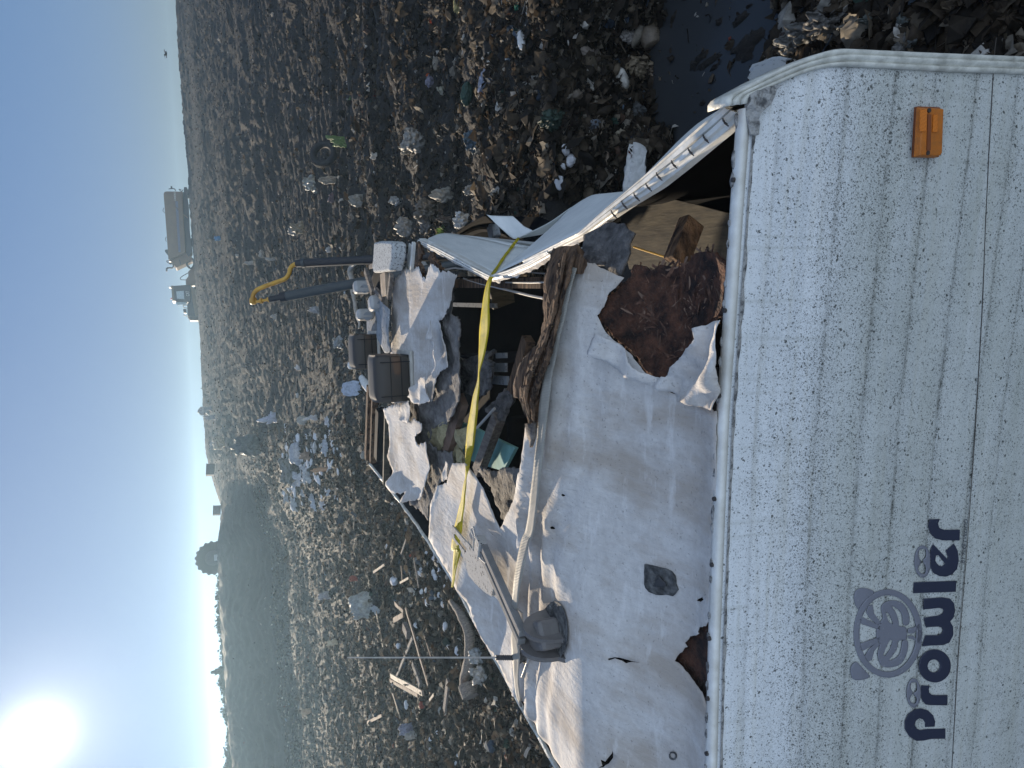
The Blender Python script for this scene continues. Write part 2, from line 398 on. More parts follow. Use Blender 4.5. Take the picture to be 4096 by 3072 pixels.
M['water'] = water_mat()
M['leaf'] = mat('dark_foliage', (.04, .05, .03), (.02, .028, .016), 3, .95, spec=.05)
M['bark'] = mat('bark', (.05, .04, .03), rough=.9)
M['tank'] = mat('dusty_tan_paint', (.13, .075, .036), (.10, .058, .03), 1.2, .5)
M['mach'] = mat('dusty_machine_yellow', (.12, .078, .032), (.085, .057, .027), 2, .5)
M['machdark'] = mat('machine_black', (.02, .02, .022), rough=.5)
M['glass'] = mat('cab_glass', (.35, .42, .42), rough=.1)
M['signw'] = mat('sign_white', (.55, .55, .52), rough=.5)
M['red'] = mat('red_lamp', (.55, .04, .02), rough=.4)
M['blueband'] = mat('faded_blue_band', (.10, .10, .14), rough=.5)
SUN_E = 5.0; SKY_S = .11; SKY_K = 2.7; SKY_T = (.64, .90, 1.42); BACK_FILL = .54; HAZE = .00115; EXPO = 0.66
# ------------------------------------------------------------------ terrain
def hsh(ix, iy, s):
    h = (ix.astype(np.int64)*374761393+iy.astype(np.int64)*668265263+s*1442695041) & 0x7fffffff
    h = ((h ^ (h >> 13))*1274126177) & 0x7fffffff
    return ((h ^ (h >> 16)) & 0xffff)/65535.0
def vn(x, y, s=0):
    ix = np.floor(x); iy = np.floor(y); fx = x-ix; fy = y-iy; fx = fx*fx*(3-2*fx); fy = fy*fy*(3-2*fy)
    a = hsh(ix, iy, s); b = hsh(ix+1, iy, s); c = hsh(ix, iy+1, s); d = hsh(ix+1, iy+1, s)
    return (a*(1-fx)+b*fx)*(1-fy)+(c*(1-fx)+d*fx)*fy
def base_h(X, Y):
    X = np.asarray(X, float); Y = np.asarray(Y, float)
    d = np.hypot(X, Y); az = np.degrees(np.arctan2(X, Y))
    wl = 1-ss(-12, -3, az)
    g = np.clip((d-12)/82, 0, 1); zg = 4.62*(g*.85+.15*g*g)+.25*(vn(X/9, Y/9, 3)-.5)*np.clip((d-8)/20, 0, 1)-np.clip(d-97, 0, None)*.03
    d0 = 49+3.0*(vn(az/2.2, az*0, 5)-.5)
    zl = .25*np.clip((d-14)/26, 0, 1)+.55*np.clip((d-31)/18, 0, 1)**2+3.28*ss(d0, d0+13, d)-np.clip(d-63.5, 0, None)*.06
    zl = zl+.35*(vn(X/5, Y/5, 8)-.5)*np.clip((d-8)/20, 0, 1)*(1-.8*ss(45, 55, d))+.25*(vn(X/14, Y/14, 18)-.5)*ss(40, 60, d)
    z = zg*(1-wl)+zl*wl
    # right foreground: a bank drops to a puddle
    wr = ss(4, 12, az)*ss(.6, 1.3, X)
    wob = .55*(vn(X*.9, Y*.9, 11)-.5)+.42*(vn(X*2.6, Y*2.6, 12)-.5)
    near = -.22*(1-ss(4.9, 5.5, d+wob))
    pit = -.62*ss(5.0, 5.5, d+wob)*(1-ss(6.55, 7.1, d+wob*1.3))
    bank = .58*ss(6.6, 7.3, d+wob*1.3)*(1-ss(7.6, 12.5, d))
    # heaps and hollows left by tipping, strongest near the wreck
    mo = (1-np.abs(vn(X/1.9+4, Y/1.5, 91)-.5)*2)**2*.9+.5*(1-np.abs(vn(X/.85, Y/.7+7, 92)-.5)*2)**2-.62
    zone = ss(6.6, 7.6, d)*(1-ss(17, 27, d))*np.where(az > -6, 1.0, .45)
    long_ = .16*np.sin((Y*.95-X*.35)*2*math.pi/3.4+2.5*vn(X/3, Y/3, 93))*zone*ss(-6, 3, az)
    return z+wr*(near+pit+bank)+.15*mo*zone+.45*long_
def detail_h(X, Y):
    d = np.hypot(X, Y); az = np.degrees(np.arctan2(X, Y))
    lum = 0
    for k, (f, a) in enumerate(((1.1, .16), (2.3, .11), (4.7, .075), (9.5, .045), (19., .025))):
        if k > 1:
            fade = np.clip(2.2-d*f/400., 0, 1)
        else: fade = 1
        lum = lum+a*fade*(np.abs(vn(X*f+3*k, Y*f, 20+k)-.5)*2-.4)
    lum = lum+ss(16, 34, d)*(.18*(np.abs(vn(X*.55+9, Y*.8, 31)-.5)*2-.4)+.15*(np.abs(vn(X*1.5, Y*2.1, 32)-.5)*2-.4)+.13*(vn(X*3.1, Y*3.3, 33)-.5))
    patch = (.5+.9*vn(X/6, Y/6, 40))*np.where(az < -4, .62, 1.0)
    right = ss(-8, 2, az)*ss(11, 17, d)
    ph = Y*(1+.0)+1.2*vn(X/4, Y/4, 50)+.12*X
    rib = np.abs(np.sin(ph*math.pi/.55))*.09*right*ss(.2, .45, vn(X/8, Y/5, 44))*np.clip(2-d/60, .2, 1)
    rib = rib+.13*ss(3, 9, az)*ss(16, 26, d)*ss(.35, .6, vn(X/11, Y/9, 77))*np.sin((Y*.85+X*.5)*2*math.pi/4.4+2*vn(X/5, Y/5, 78))
    tr = ss(.40, .75, np.abs(vn(X/7+Y/30, Y/26, 60)-.5)*2)*.0
    return lum*patch*(.55+.45*(1-right))+rib+tr
def ground_z(x, y): 
    a = np.array([x]); b = np.array([y]); return float(base_h(a, b)[0]+.6*detail_h(a, b)[0])
def trace(xs, ys, lift=0.0):
    """vectorised: pixels -> points on the terrain (nan when the ray misses)"""
    xs = np.asarray(xs, float); ys = np.asarray(ys, float)
    R = np.array(fw)[None]+((1536-ys)/FPX)[:, None]*np.array(rt)[None]+((xs-2048)/FPX)[:, None]*np.array(dn)[None]
    hd = np.hypot(R[:, 0], R[:, 1]); ts = 2.2*np.power(130/2.2, np.linspace(0, 1, 260))
    out = np.full((len(xs), 3), np.nan); act = np.arange(len(xs)); prev = np.ones(len(xs)); t0 = ts[0]
    for tt in ts:
        if not len(act): break
        P = R[act]*(tt/hd[act])[:, None]; h = HCAM+P[:, 2]-base_h(P[:, 0], P[:, 1])-lift
        hit = h <= 0
        if hit.any():
            ii = act[hit]; f = prev[ii]/(prev[ii]-h[hit]+1e-9); Q = R[ii]*((t0+(tt-t0)*f)/hd[ii])[:, None]; Q[:, 2] += HCAM; out[ii] = Q
        prev[act] = h; act = act[~hit]; t0 = tt
    return out
def G(px, lift=0.0):
    p = trace([px[0]], [px[1]], lift)[0]
    return V((float(p[0]), float(p[1]), float(p[2])))

azs = np.concatenate([np.linspace(-110, -46, 60, endpoint=False), np.linspace(-46, 46, 860, endpoint=False), np.linspace(46, 110, 60)])
ds = np.concatenate([2.0*np.power(104/2.0, np.linspace(0, 1, 820)), np.array([108, 115, 125, 140, 155, 170, 185, 200, 215, 230])])
AZ, DD = np.meshgrid(np.radians(azs), ds)
GX = DD*np.sin(AZ); GY = DD*np.cos(AZ); GZ = base_h(GX, GY)+detail_h(GX, GY)*np.where(DD < 110, 1, 0)
nA, nD = len(azs), len(ds)
co = np.stack([GX, GY, GZ], -1).reshape(-1, 3).astype(np.float32)
i = np.arange(nD-1)[:, None]*nA+np.arange(nA-1)[None]; q4 = np.stack([i, i+nA, i+nA+1, i+1], -1).reshape(-1, 4).astype(np.int32)
def fastmesh(name, co, loops, starts, mt, smooth=True, col=None):
    me = bpy.data.meshes.new(name)
    me.vertices.add(len(co)); me.vertices.foreach_set('co', np.ascontiguousarray(co, np.float32).ravel())
    me.loops.add(len(loops)); me.loops.foreach_set('vertex_index', np.ascontiguousarray(loops, np.int32))
    me.polygons.add(len(starts)); me.polygons.foreach_set('loop_start', np.ascontiguousarray(starts, np.int32))
    me.update(calc_edges=True)
    me.polygons.foreach_set('use_smooth', np.full(len(starts), smooth)); me.materials.append(mt)
    if col is not None:
        a = me.attributes.new('Col', 'FLOAT_COLOR', 'POINT'); a.data.foreach_set('color', np.ascontiguousarray(col, np.float32).ravel())
    me.validate(); return me
g_ = link('ground', fastmesh('ground', co, q4.ravel(), np.arange(len(q4))*4, M['ground'])); setp(g_, kind='structure')
# puddle
pv, pf = fill([[(.9, 3.2), (6.5, 2.2), (8.5, 4.0), (6.5, 6.6), (4.2, 7.4), (1.2, 7.6)]], .6)
po = link('puddle', mkmesh('puddle', [(x, y, 0) for x, y in pv], pf, M['water'], True), None, (0, 0, -.43)); setp(po, kind='structure')

# ------------------------------------------------------------------ litter nobody could count
def unit_ico():
    t = (1+5**.5)/2; v = np.array([(-1, t, 0), (1, t, 0), (-1, -t, 0), (1, -t, 0), (0, -1, t), (0, 1, t), (0, -1, -t), (0, 1, -t), (t, 0, -1), (t, 0, 1), (-t, 0, -1), (-t, 0, 1)], float); v /= np.linalg.norm(v[0])
    f = [(0, 11, 5), (0, 5, 1), (0, 1, 7), (0, 7, 10), (0, 10, 11), (1, 5, 9), (5, 11, 4), (11, 10, 2), (10, 7, 6), (7, 1, 8), (3, 9, 4), (3, 4, 2), (3, 2, 6), (3, 6, 8), (3, 8, 9), (4, 9, 5), (2, 4, 11), (6, 2, 10), (8, 6, 7), (9, 8, 1)]
    return v, np.array(f)
ICV, ICF = unit_ico()
def sub_ico(v, f):
    v = [tuple(p) for p in v]; mid = {}; out = []
    def m_(a, b):
        k = (min(a, b), max(a, b))
        if k not in mid:
            p = np.array(v[a])+np.array(v[b]); p = p/np.linalg.norm(p); mid[k] = len(v); v.append(tuple(p))
        return mid[k]
    for a, b, c in f:
        x, y, z = m_(a, b), m_(b, c), m_(c, a); out += [(a, x, z), (x, b, y), (z, y, c), (x, y, z)]
    return np.array(v), np.array(out)
CLV, CLF = sub_ico(ICV, ICF)
def templates(kind):
    out = []
    for k in range(8):
        r = np.random.default_rng(k*13+len(kind))
        if kind == 'flake':
            g = np.array([(a, b) for b in range(4) for a in range(4)], float)/1.5-1; z = r.normal(0, .22, 16)+.35*np.sin(g[:, 0]*2+k)+.2*g[:, 1]**2
            v = np.c_[g+r.normal(0, .17, g.shape), z]; f = []
            for b in range(3):
                for a in range(3): o = b*4+a; f += [(o, o+1, o+5), (o, o+5, o+4)]
            out.append((v, np.array(f)))
        elif kind == 'clod':
            v, f = CLV, CLF; nz = np.array([1+.38*mnoise.noise(V(tuple(p*1.5+k*3.1)))+.30*mnoise.noise(V(tuple(p*3.7+k))) for p in v])
            out.append((v*nz[:, None]*np.array([1, .8, .7]), f))
        elif kind == 'rag':
            m = 7; g = np.array([(a, b) for b in range(m) for a in range(m)], float)/(m-1)*2-1
            rad = 1+.35*np.array([mnoise.noise(V((x*.9+k*7, y*.9, k))) for x, y in g]); rr_ = np.hypot(g[:, 0], g[:, 1])+1e-6
            g2 = g*(np.maximum(abs(g[:, 0]), abs(g[:, 1]))/rr_*.8+.2)[:, None]*rad[:, None]
            z = np.array([1.5*abs(mnoise.noise(V((x*1.4+k*3, y*1.4, k*2.))))+.9*abs(mnoise.noise(V((x*3.1, y*3.1+k, 5)))) for x, y in g])*.8+.35*(1-np.clip(rr_, 0, 1)**2)
            f = []
            for b in range(m-1):
                for a in range(m-1): o = b*m+a; f += [(o, o+1, o+m+1), (o, o+m+1, o+m)]
            out.append((np.c_[g2, z], np.array(f)))
        elif kind == 'lump':
            out.append((ICV*(1+r.normal(0, .2, (12, 1)))*np.array([1, .8, .65]), ICF))
        elif kind == 'stick':
            p = np.linspace(-1, 1, 4); w = .05+.05*r.random(); c = r.normal(0, .1, (4, 2)); v = []
            for a, cc in zip(p, c):
                for u, s in ((-1, -1), (1, -1), (1, 1), (-1, 1)): v.append((a, cc[0]+u*w, cc[1]+s*w*.6))
            f = []
            for s in range(3):
                for q in range(4): a = s*4+q; b = s*4+(q+1) % 4; f += [(a, b, b+4), (a, b+4, a+4)]
            out.append((np.array(v), np.array(f)))
        else:
            t = np.linspace(0, 1, 7); ang = np.cumsum(r.normal(0, .7, 7)); c = np.cumsum(np.c_[np.cos(ang), np.sin(ang)]*.33, 0); c -= c.mean(0); z = r.normal(0, .18, 7)
            w = .10+.12*r.random(); v = []
            for q in range(7): v += [(c[q, 0]-math.sin(ang[q])*w, c[q, 1]+math.cos(ang[q])*w, z[q]), (c[q, 0]+math.sin(ang[q])*w, c[q, 1]-math.cos(ang[q])*w, z[q]+r.normal(0, .08))]
            f = []
            for q in range(6): a = 2*q; f += [(a, a+1, a+3), (a, a+3, a+2)]
            out.append((np.array(v), np.array(f)))
    return out
PAL = np.array([(.026, .020, .014), (.045, .034, .023), (.068, .050, .033), (.10, .075, .05), (.15, .118, .08), (.21, .175, .13), (.33, .29, .23), (.55, .52, .46), (.05, .07, .10), (.10, .06, .04), (.03, .06, .045), (.20, .05, .03), (.15, .20, .26)])
PW = np.array([.24, .23, .18, .12, .08, .05, .034, .024, .009, .02, .006, .003, .004]); PW /= PW.sum()
def pitmask(P, d):
    az = np.degrees(np.arctan2(P[:, 0], P[:, 1])); wob = .55*(vn(P[:, 0]*.9, P[:, 1]*.9, 11)-.5)+.42*(vn(P[:, 0]*2.6, P[:, 1]*2.6, 12)-.5)
    return (az > 7) & (d+wob > 5.25) & (d+wob*1.3 < 6.5)
def scatter(px, py, kinds, kw, smin, smed, sig, pal=PAL, pw=PW, rib=True, name='litter', dens=None, smax=.11, smooth=False):
    P = trace(px, py); ok = ~np.isnan(P[:, 0]); P = P[ok]
    d = np.hypot(P[:, 0], P[:, 1]); keep = d < 103; P = P[keep]; d = d[keep]
    if dens is not None:
        k = rng.random(len(P)) < dens(P, d); P = P[k]; d = d[k]
    # never inside the trailer
    q = P-np.array(RC); lx = q@np.array(AX); ly = q@np.array(AY); k = ~((lx > -2.75) & (lx < .35) & (ly > -.3) & (ly < 5.6)); P = P[k]; d = d[k]
    pm = pitmask(P, d); k = (~pm) | (rng.random(len(P)) < .022); P = P[k]; d = d[k]; pm = pm[k]; P[pm, 2] = np.maximum(P[pm, 2], -.435)
    n = len(P); size = np.exp(rng.normal(math.log(smed), sig, n)); size = np.clip(size, d*smin/715., smax)
    P[:, 2] += np.where(pm, 0, detail_h(P[:, 0], P[:, 1]))+size*.12
    ki = rng.choice(len(kinds), n, p=np.array(kw)/sum(kw)); ti = rng.integers(0, 8, n)
    cidx = rng.choice(len(pal), n, p=np.array(pw)/sum(pw)); colr = pal[cidx]*(.7+.6*rng.random((n, 1)))
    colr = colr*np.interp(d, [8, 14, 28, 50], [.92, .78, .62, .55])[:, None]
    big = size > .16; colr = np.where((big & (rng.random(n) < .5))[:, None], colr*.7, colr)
    VS, FS, CS = [], [], []; nv = 0
    for a, kd in enumerate(kinds):
        T = templates(kd)
        for b in range(8):
            s = np.where((ki == a) & (ti == b))[0]
            if not len(s): continue
            v, f = T[b]; yaw = rng.random(len(s))*2*math.pi
            if kd in ('stick', 'ribbon') and rib: yaw = np.where(rng.random(len(s)) < .6, rng.normal(0, .3, len(s)), yaw)
            til = rng.normal(0, .45, len(s)); rol = rng.normal(0, .45, len(s))
            cy, sy = np.cos(yaw), np.sin(yaw); ct, st = np.cos(til), np.sin(til); cr, sr = np.cos(rol), np.sin(rol)
            Z = np.zeros_like(cy); O = np.ones_like(cy)
            Rz = np.stack([cy, -sy, Z, sy, cy, Z, Z, Z, O], -1).reshape(-1, 3, 3); Rx = np.stack([O, Z, Z, Z, ct, -st, Z, st, ct], -1).reshape(-1, 3, 3)
            Ry = np.stack([cr, Z, sr, Z, O, Z, -sr, Z, cr], -1).reshape(-1, 3, 3); R = Rz@Rx@Ry
            asp = np.exp(rng.normal(0, .25, (len(s), 1, 3)))
            W = np.einsum('nij,nkj->nki', R, v[None]*size[s][:, None, None]*asp)+P[s][:, None, :]
            VS.append(W.reshape(-1, 3)); CS.append(np.repeat(colr[s], len(v), 0))
            FS.append((f[None]+(nv+np.arange(len(s))*len(v))[:, None, None]).reshape(-1, 3)); nv += len(s)*len(v)
    co = np.concatenate(VS); F = np.concatenate(FS); C = np.c_[np.concatenate(CS), np.ones(nv)]
    o = link(name, fastmesh(name, co, F.ravel(), np.arange(len(F))*3, M['litter'], smooth, C)); setp(o, kind='stuff'); return o
NL = 240000
px = rng.uniform(690, 4300, NL); py = rng.uniform(-500, 3600, NL)
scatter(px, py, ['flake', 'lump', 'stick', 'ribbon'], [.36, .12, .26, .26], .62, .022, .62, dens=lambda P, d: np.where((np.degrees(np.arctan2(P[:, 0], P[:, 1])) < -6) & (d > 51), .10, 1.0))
# the loose heaps beside and behind the trailer are coarser
px = rng.uniform(1050, 3900, 34000); py = rng.uniform(-400, 3500, 34000)
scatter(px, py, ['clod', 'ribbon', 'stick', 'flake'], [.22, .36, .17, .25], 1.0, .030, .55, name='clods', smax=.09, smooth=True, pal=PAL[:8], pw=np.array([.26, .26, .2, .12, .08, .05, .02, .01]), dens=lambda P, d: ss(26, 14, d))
px = rng.uniform(950, 2300, 60000); py = rng.uniform(1700, 3500, 60000)
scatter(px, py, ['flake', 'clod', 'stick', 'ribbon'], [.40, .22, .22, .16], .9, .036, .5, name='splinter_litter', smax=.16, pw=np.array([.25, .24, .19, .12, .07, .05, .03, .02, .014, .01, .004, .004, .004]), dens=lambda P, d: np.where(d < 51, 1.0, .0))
px = rng.uniform(1050, 3700, 11000); py = rng.uniform(-400, 3500, 11000)
def dens2(P, d):
    az = np.degrees(np.arctan2(P[:, 0], P[:, 1])); n = vn(P[:, 0]/2.2, P[:, 1]/2.2, 71)
    return ss(.35, .7, n)*np.where(az < 0, .9, ss(34, 16, d))
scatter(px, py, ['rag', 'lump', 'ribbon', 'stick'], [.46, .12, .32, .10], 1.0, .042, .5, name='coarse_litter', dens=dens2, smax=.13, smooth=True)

# ------------------------------------------------------------------ generic rubbish pieces
def crumple(px, wpx, hpx, c, name, label, cat, group=None, seed=0, up=.5, tilt=.9, ragged=.22, fold=.42, n=26, lift=.0, yaw=0, mt=None):
    """a crumpled sheet/bag lying on the ground at a pixel, about wpx (across the slope) by hpx pixels"""
    p = G(px); d = (p-CAM).length; w = wpx*d/FPX; h = hpx*d/FPX
    vs, fs = [], []; sd = seed*3.7
    toC = V((-p.x, -p.y, 0)).normalized(); sx = V((toC.y, -toC.x, 0))*-1
    upv = (V((0, 0, 1))*math.cos(1-tilt)+toC*0).normalized()
    fl = (toC*-1*(1-tilt)+V((0, 0, 1))*tilt).normalized()
    if yaw:
        c_, s_ = math.cos(yaw), math.sin(yaw); sx, fl = sx*c_+fl*s_, fl*c_-sx*s_
    nn = sx.cross(fl)
    if nn.dot(toC) < 0: nn = -nn
    for j in range(n+1):
        for i_ in range(n+1):
            u = i_/n*2-1; v = j/n*2-1; r = max(abs(u), abs(v)); a = math.atan2(v, u)
            # square -> ragged blob
            k = 1+ragged*(mnoise.noise(V((math.cos(a)*1.3+sd, math.sin(a)*1.3, sd)))*2+mnoise.noise(V((math.cos(a)*4+sd, math.sin(a)*4, sd)))*.9)
            l = math.hypot(u, v) or 1; bl = r/l*(.75)+.25
            jx = .10*mnoise.noise(V((u*2.3+sd, v*2.3, 3))); x = (u*bl*k+jx)*w/2; y = (v*bl*k+.10*mnoise.noise(V((u*2.3, v*2.3+sd, 8))))*h/2
            q = V((x/w*3+sd, y/h*3, sd*.3))
            f = abs(mnoise.noise(q*1.3))*1.1+.9*abs(mnoise.noise(q*2.6+V((q.y, 0, 0))))+.55*abs(mnoise.noise(q*5.5))+.3*mnoise.noise(q*11)
            bulge = (1-r*r)*up
            vs.append(p+sx*x+fl*(y+h/2*.55)+nn*((bulge+fold*(f-.45))*min(w, h)*.8)+V((0, 0, lift-.02)))
    for j in range(n):
        for i_ in range(n): a = j*(n+1)+i_; fs.append((a, a+1, a+n+2, a+n+1))
    return single(name, vs, fs, mt or bagmat(c), label, cat, group, smooth=True, solid=.006)
def chunk(px, spx, c, name, label, cat, group=None, seed=0, sub=2, mt=None, flat=(1, 1, .75), rough=.35, yaw=0):
    p = G(px); d = (p-CAM).length; r = spx*d/FPX/2
    import bmesh
    bm = bmesh.new(); bmesh.ops.create_icosphere(bm, subdivisions=sub, radius=1)
    R = Matrix.Rotation(yaw or seed*1.3, 3, 'Z') @ Matrix.Rotation(math.sin(seed*2.1)*.5, 3, 'X'); vs = []
    for v in bm.verts:
        k = 1+rough*mnoise.noise(v.co*1.3+V((seed*5.1, 0, seed)))+rough*.5*mnoise.noise(v.co*3.1+V((0, seed*2., 1)))
        vs.append(p+R@V((v.co.x*flat[0], v.co.y*flat[1], v.co.z*flat[2]))*k*r+V((0, 0, r*.45)))
    fs = [[v.index for v in f.verts] for f in bm.faces]; bm.free()
    return single(name, vs, fs, mt or bagmat(c), label, cat, group, smooth=False)
def plank(pa, pb, wpx, mt, name, label, cat, group=None, lift=.08, th=.4, tilt=0):
    a = G(pa, lift); b = G(pb, lift); d = ((a+b)/2-CAM).length; w = wpx*d/FPX
    n = 10; vs, fs = [], []; t = (b-a).normalized(); s = t.cross(V((0, 0, 1))).normalized(); u = s.cross(t)
    for k in range(n+1):
        p = a.lerp(b, k/n); wb = w*(1+.12*mnoise.noise(p*4)); hb = w*th
        if k in (0, n): p = p+t*(.25*w*(1 if k else -1))*abs(mnoise.noise(p*9))
        for i_, j in ((-1, -1), (1, -1), (1, 1), (-1, 1)): vs.append(p+s*wb/2*i_+u*hb/2*j+u*.1*w*mnoise.noise(p*3+V((i_, j, 0))))
    for k in range(n):
        for q in range(4): fs.append((k*4+q, k*4+(q+1) % 4, k*4+4+(q+1) % 4, k*4+4+q))
    fs += [(3, 2, 1, 0), (n*4, n*4+1, n*4+2, n*4+3)]
    return single(name, vs, fs, mt, label, cat, group, smooth=False)
# ================================================================== the wrecked trailer
TR = thing('travel_trailer', (RC.x, RC.y, 0), 'wrecked white travel trailer with a torn open roof lying in the landfill', 'trailer', rz=-YAW)

# ---- end wall
rail_px = [D(1535, 1659), D(1541, 1400), D(1550, 1150), D(1560, 900), D(1574, 700), D(1590, 450), D(1605, 240)]
_rp = sorted([tuple(L(x, y, 0))[:2] for x, y in rail_px]); _rx = [p[0] for p in _rp]; _ry = [p[1] for p in _rp]
def yo(x): return float(np.interp(x, [-2.5]+_rx, [_ry[0]-.0]+_ry))
ZS = [0, -.05, -.25, -.5, -1.0, -2.0]; YS = [0, -.012, -.045, -.085, -.10, -.10]
def yw(z): return float(np.interp(-z, [-a for a in ZS], YS))
def wallp(x, y, off=0.0):
    v = ray(x, y); q0 = CAM-RC; yt = -.05; p = None
    for _ in range(10):
        s = (yt-q0.dot(AY))/v.dot(AY); p = loc(CAM+v*s); yt = .4*yt+.6*(yw(p.z)+yo(p.x)-off)
    return p
inner_px = [rt5(*p) for p in ((880, 770), (890, 730), (940, 690), (1100, 625), (1250, 562), (1400, 512), (1560, 492), (1800, 500), (2212, 522), (2800, 545), (3400, 566))]
outer_px = [rt5(*p) for p in ((725, 790), (722, 760), (745, 715), (850, 655), (1000, 575), (1150, 502), (1300, 440), (1450, 388), (1560, 366), (1700, 368), (2212, 392), (2800, 415), (3400, 438))]
inn = [wallp(*p) for p in inner_px]; out = [wallp(*p) for p in outer_px]
iz = [-p.z for p in inn]; ix = [p.x for p in inn]
def xe(z): return float(np.interp(-z, [0]+iz+[2.2], [0.0]+ix+[ix[-1]]))
XL = -2.45
def xl(z): return XL-(xe(z)-.0)*.9
streak = [wallp(x, 1300).z for x in (3057, 3306, 3486, 3640, 3794, 3950, 4060)]
nz, nx = 420, 110; vs, fs, gr, fm, chk = [], [], [], [], []
for j in range(nz+1):
    z = -.004-1.95*(j/nz)**1.0
    a, b = xl(z), xe(z)+.012
    for k in range(nx+1):
        x = a+(b-a)*k/nx
        rib = sum(math.exp(-((z-s)/.004)**2) for s in streak)
        y = yw(z)+yo(x)+.0016*rib+.0035*mnoise.noise(V((x*2.2, 0, z*2.6)))+.0015*mnoise.noise(V((x*7, 3, z*9)))
        vs.append((x, y, z))
        g = sum(w*math.exp(-abs(z-s)/h) for s, w, h in zip(streak, (.35, .6, .75, .8, .8, .65, .4), (.03, .02, .022, .022, .02, .016, .02)))
        g = g*(.75+.5*mnoise.noise(V((x*1.4, 1, z*14))))+.22*max(0, mnoise.noise(V((x*1.1, 7, z*3.5)))+.35)+.14
        g = g+.30*math.exp(-((-z-.33)/.16)**2)
        wob = .003*mnoise.noise(V((x*2, 5, 0)))
        fm.append(min(1, sum(w*math.exp(-((z-s+wob)/h)**2) for s, w, h in zip(streak, (.22, .5, .75, .85, .8, .7, .45), (.010, .008, .007, .0055, .0055, .005, .004)))*(.35+.75*max(0, .5+1.3*mnoise.noise(V((x*5, 2, z*9)))))))
        chk.append(float(ss(-.22, -.42, z))*.75+.12*max(0, mnoise.noise(V((x*.7, 2, z*18)))))
        gr.append(max(0, min(1, g*(.55+.45*ss(-.02, -.22, z)))))
for j in range(nz):
    for k in range(nx): a = j*(nx+1)+k; fs.append((a, a+nx+1, a+nx+2, a+1))
ew = tpart('end_wall', vs, fs, M['wall'], smooth=True)
at = ew.data.attributes.new('grime', 'FLOAT', 'POINT'); at.data.foreach_set('value', np.array(gr, np.float32))
for nm_, dt_ in (('film', fm), ('chalk', chk)):
    at = ew.data.attributes.new(nm_, 'FLOAT', 'POINT'); at.data.foreach_set('value', np.array(dt_, np.float32))
# overlapping seam under the lettering, its shadow line drawn as a dark strip
seam = [(3985, 150), (3974, 283), (3944, 857), (3931, 1200), (3914, 1500)]+[frame(2600, 1800, 1.3042)(X, Y) for X, Y in ((1690, 0), (1650, 560), (1610, 1060), (1575, 1659), (1560, 1900))]
sp = [wallp(*p, off=.002) for p in smoothline(seam, 10)]
v1 = []
for p in sp: v1 += [p+V((0, -.0004, .0022)), p+V((0, -.0012, .0)), p+V((0, -.0004, -.0012))]
tpart('wall_seam_shadow_strip', v1, [(i*3+k, i*3+k+1, i*3+k+4, i*3+k+3) for i in range(len(sp)-1) for k in range(2)], M['screw'], smooth=True, parent=ew)

def decal(name, polys, fr, mt, off, parent, step=9):
    P = [[(float(a), float(b)) for a, b in pl] for pl in polys]
    vs2, f2 = fill(P, step, .2); W = [wallp(*fr(*p), off=off) for p in vs2]
    return tpart(name, W, f2, mt, smooth=True, parent=parent, solid=.0012, off=0)
def cl(pts, n=4): return [tuple(p) for p in smoothline(list(pts)+[pts[0]], n)][:-1]
LET = {
 0: [[(738, 1548), (640, 1549), (590, 1560), (540, 1563), (490, 1532), (462, 1482), (461, 1430), (484, 1380), (528, 1349), (572, 1341), (620, 1355), (654, 1388), (668, 1430), (664, 1465), (600, 1468), (600, 1438), (585, 1415), (560, 1408), (536, 1424), (527, 1450), (540, 1478), (568, 1490), (600, 1483), (738, 1478)]],
 1: [[(753, 1250), (751, 1319), (640, 1318), (603, 1313), (580, 1285), (570, 1240), (575, 1184), (632, 1186), (624, 1210), (628, 1234), (645, 1248), (665, 1251)]],
 2: [ell(666, 1050, 109, 113, 40), ell(659, 1050, 43, 45, 26)],
 3: [[(590, 590), (720, 581), (770, 590), (797, 620), (804, 675), (792, 722), (770, 745), (790, 780), (792, 838), (765, 890), (720, 907), (640, 910), (580, 916), (603, 840), (690, 840), (714, 827), (722, 806), (713, 787), (690, 780), (605, 785), (590, 720), (690, 706), (720, 691), (728, 670), (716, 656), (690, 653), (588, 664)]],
 4: [[(523, 478), (813, 468), (809, 542), (519, 552)]],
 5: [[(655, 217), (752, 318), (756, 300), (740, 262), (797, 213), (822, 262), (829, 325), (818, 385), (785, 422), (742, 439), (695, 434), (655, 412), (634, 368), (631, 305), (640, 245)], [(674, 294), (692, 292), (738, 352), (715, 369), (688, 360), (668, 330)]],
 6: [[(837, 118), (835, 191), (720, 190), (670, 178), (637, 145), (621, 95), (630, 47), (701, 45), (686, 75), (696, 105), (730, 119)]]}
lt = None
for k, pl in LET.items():
    o = decal('letter', pl, rq, M['letter'], .0028, ew, 10)
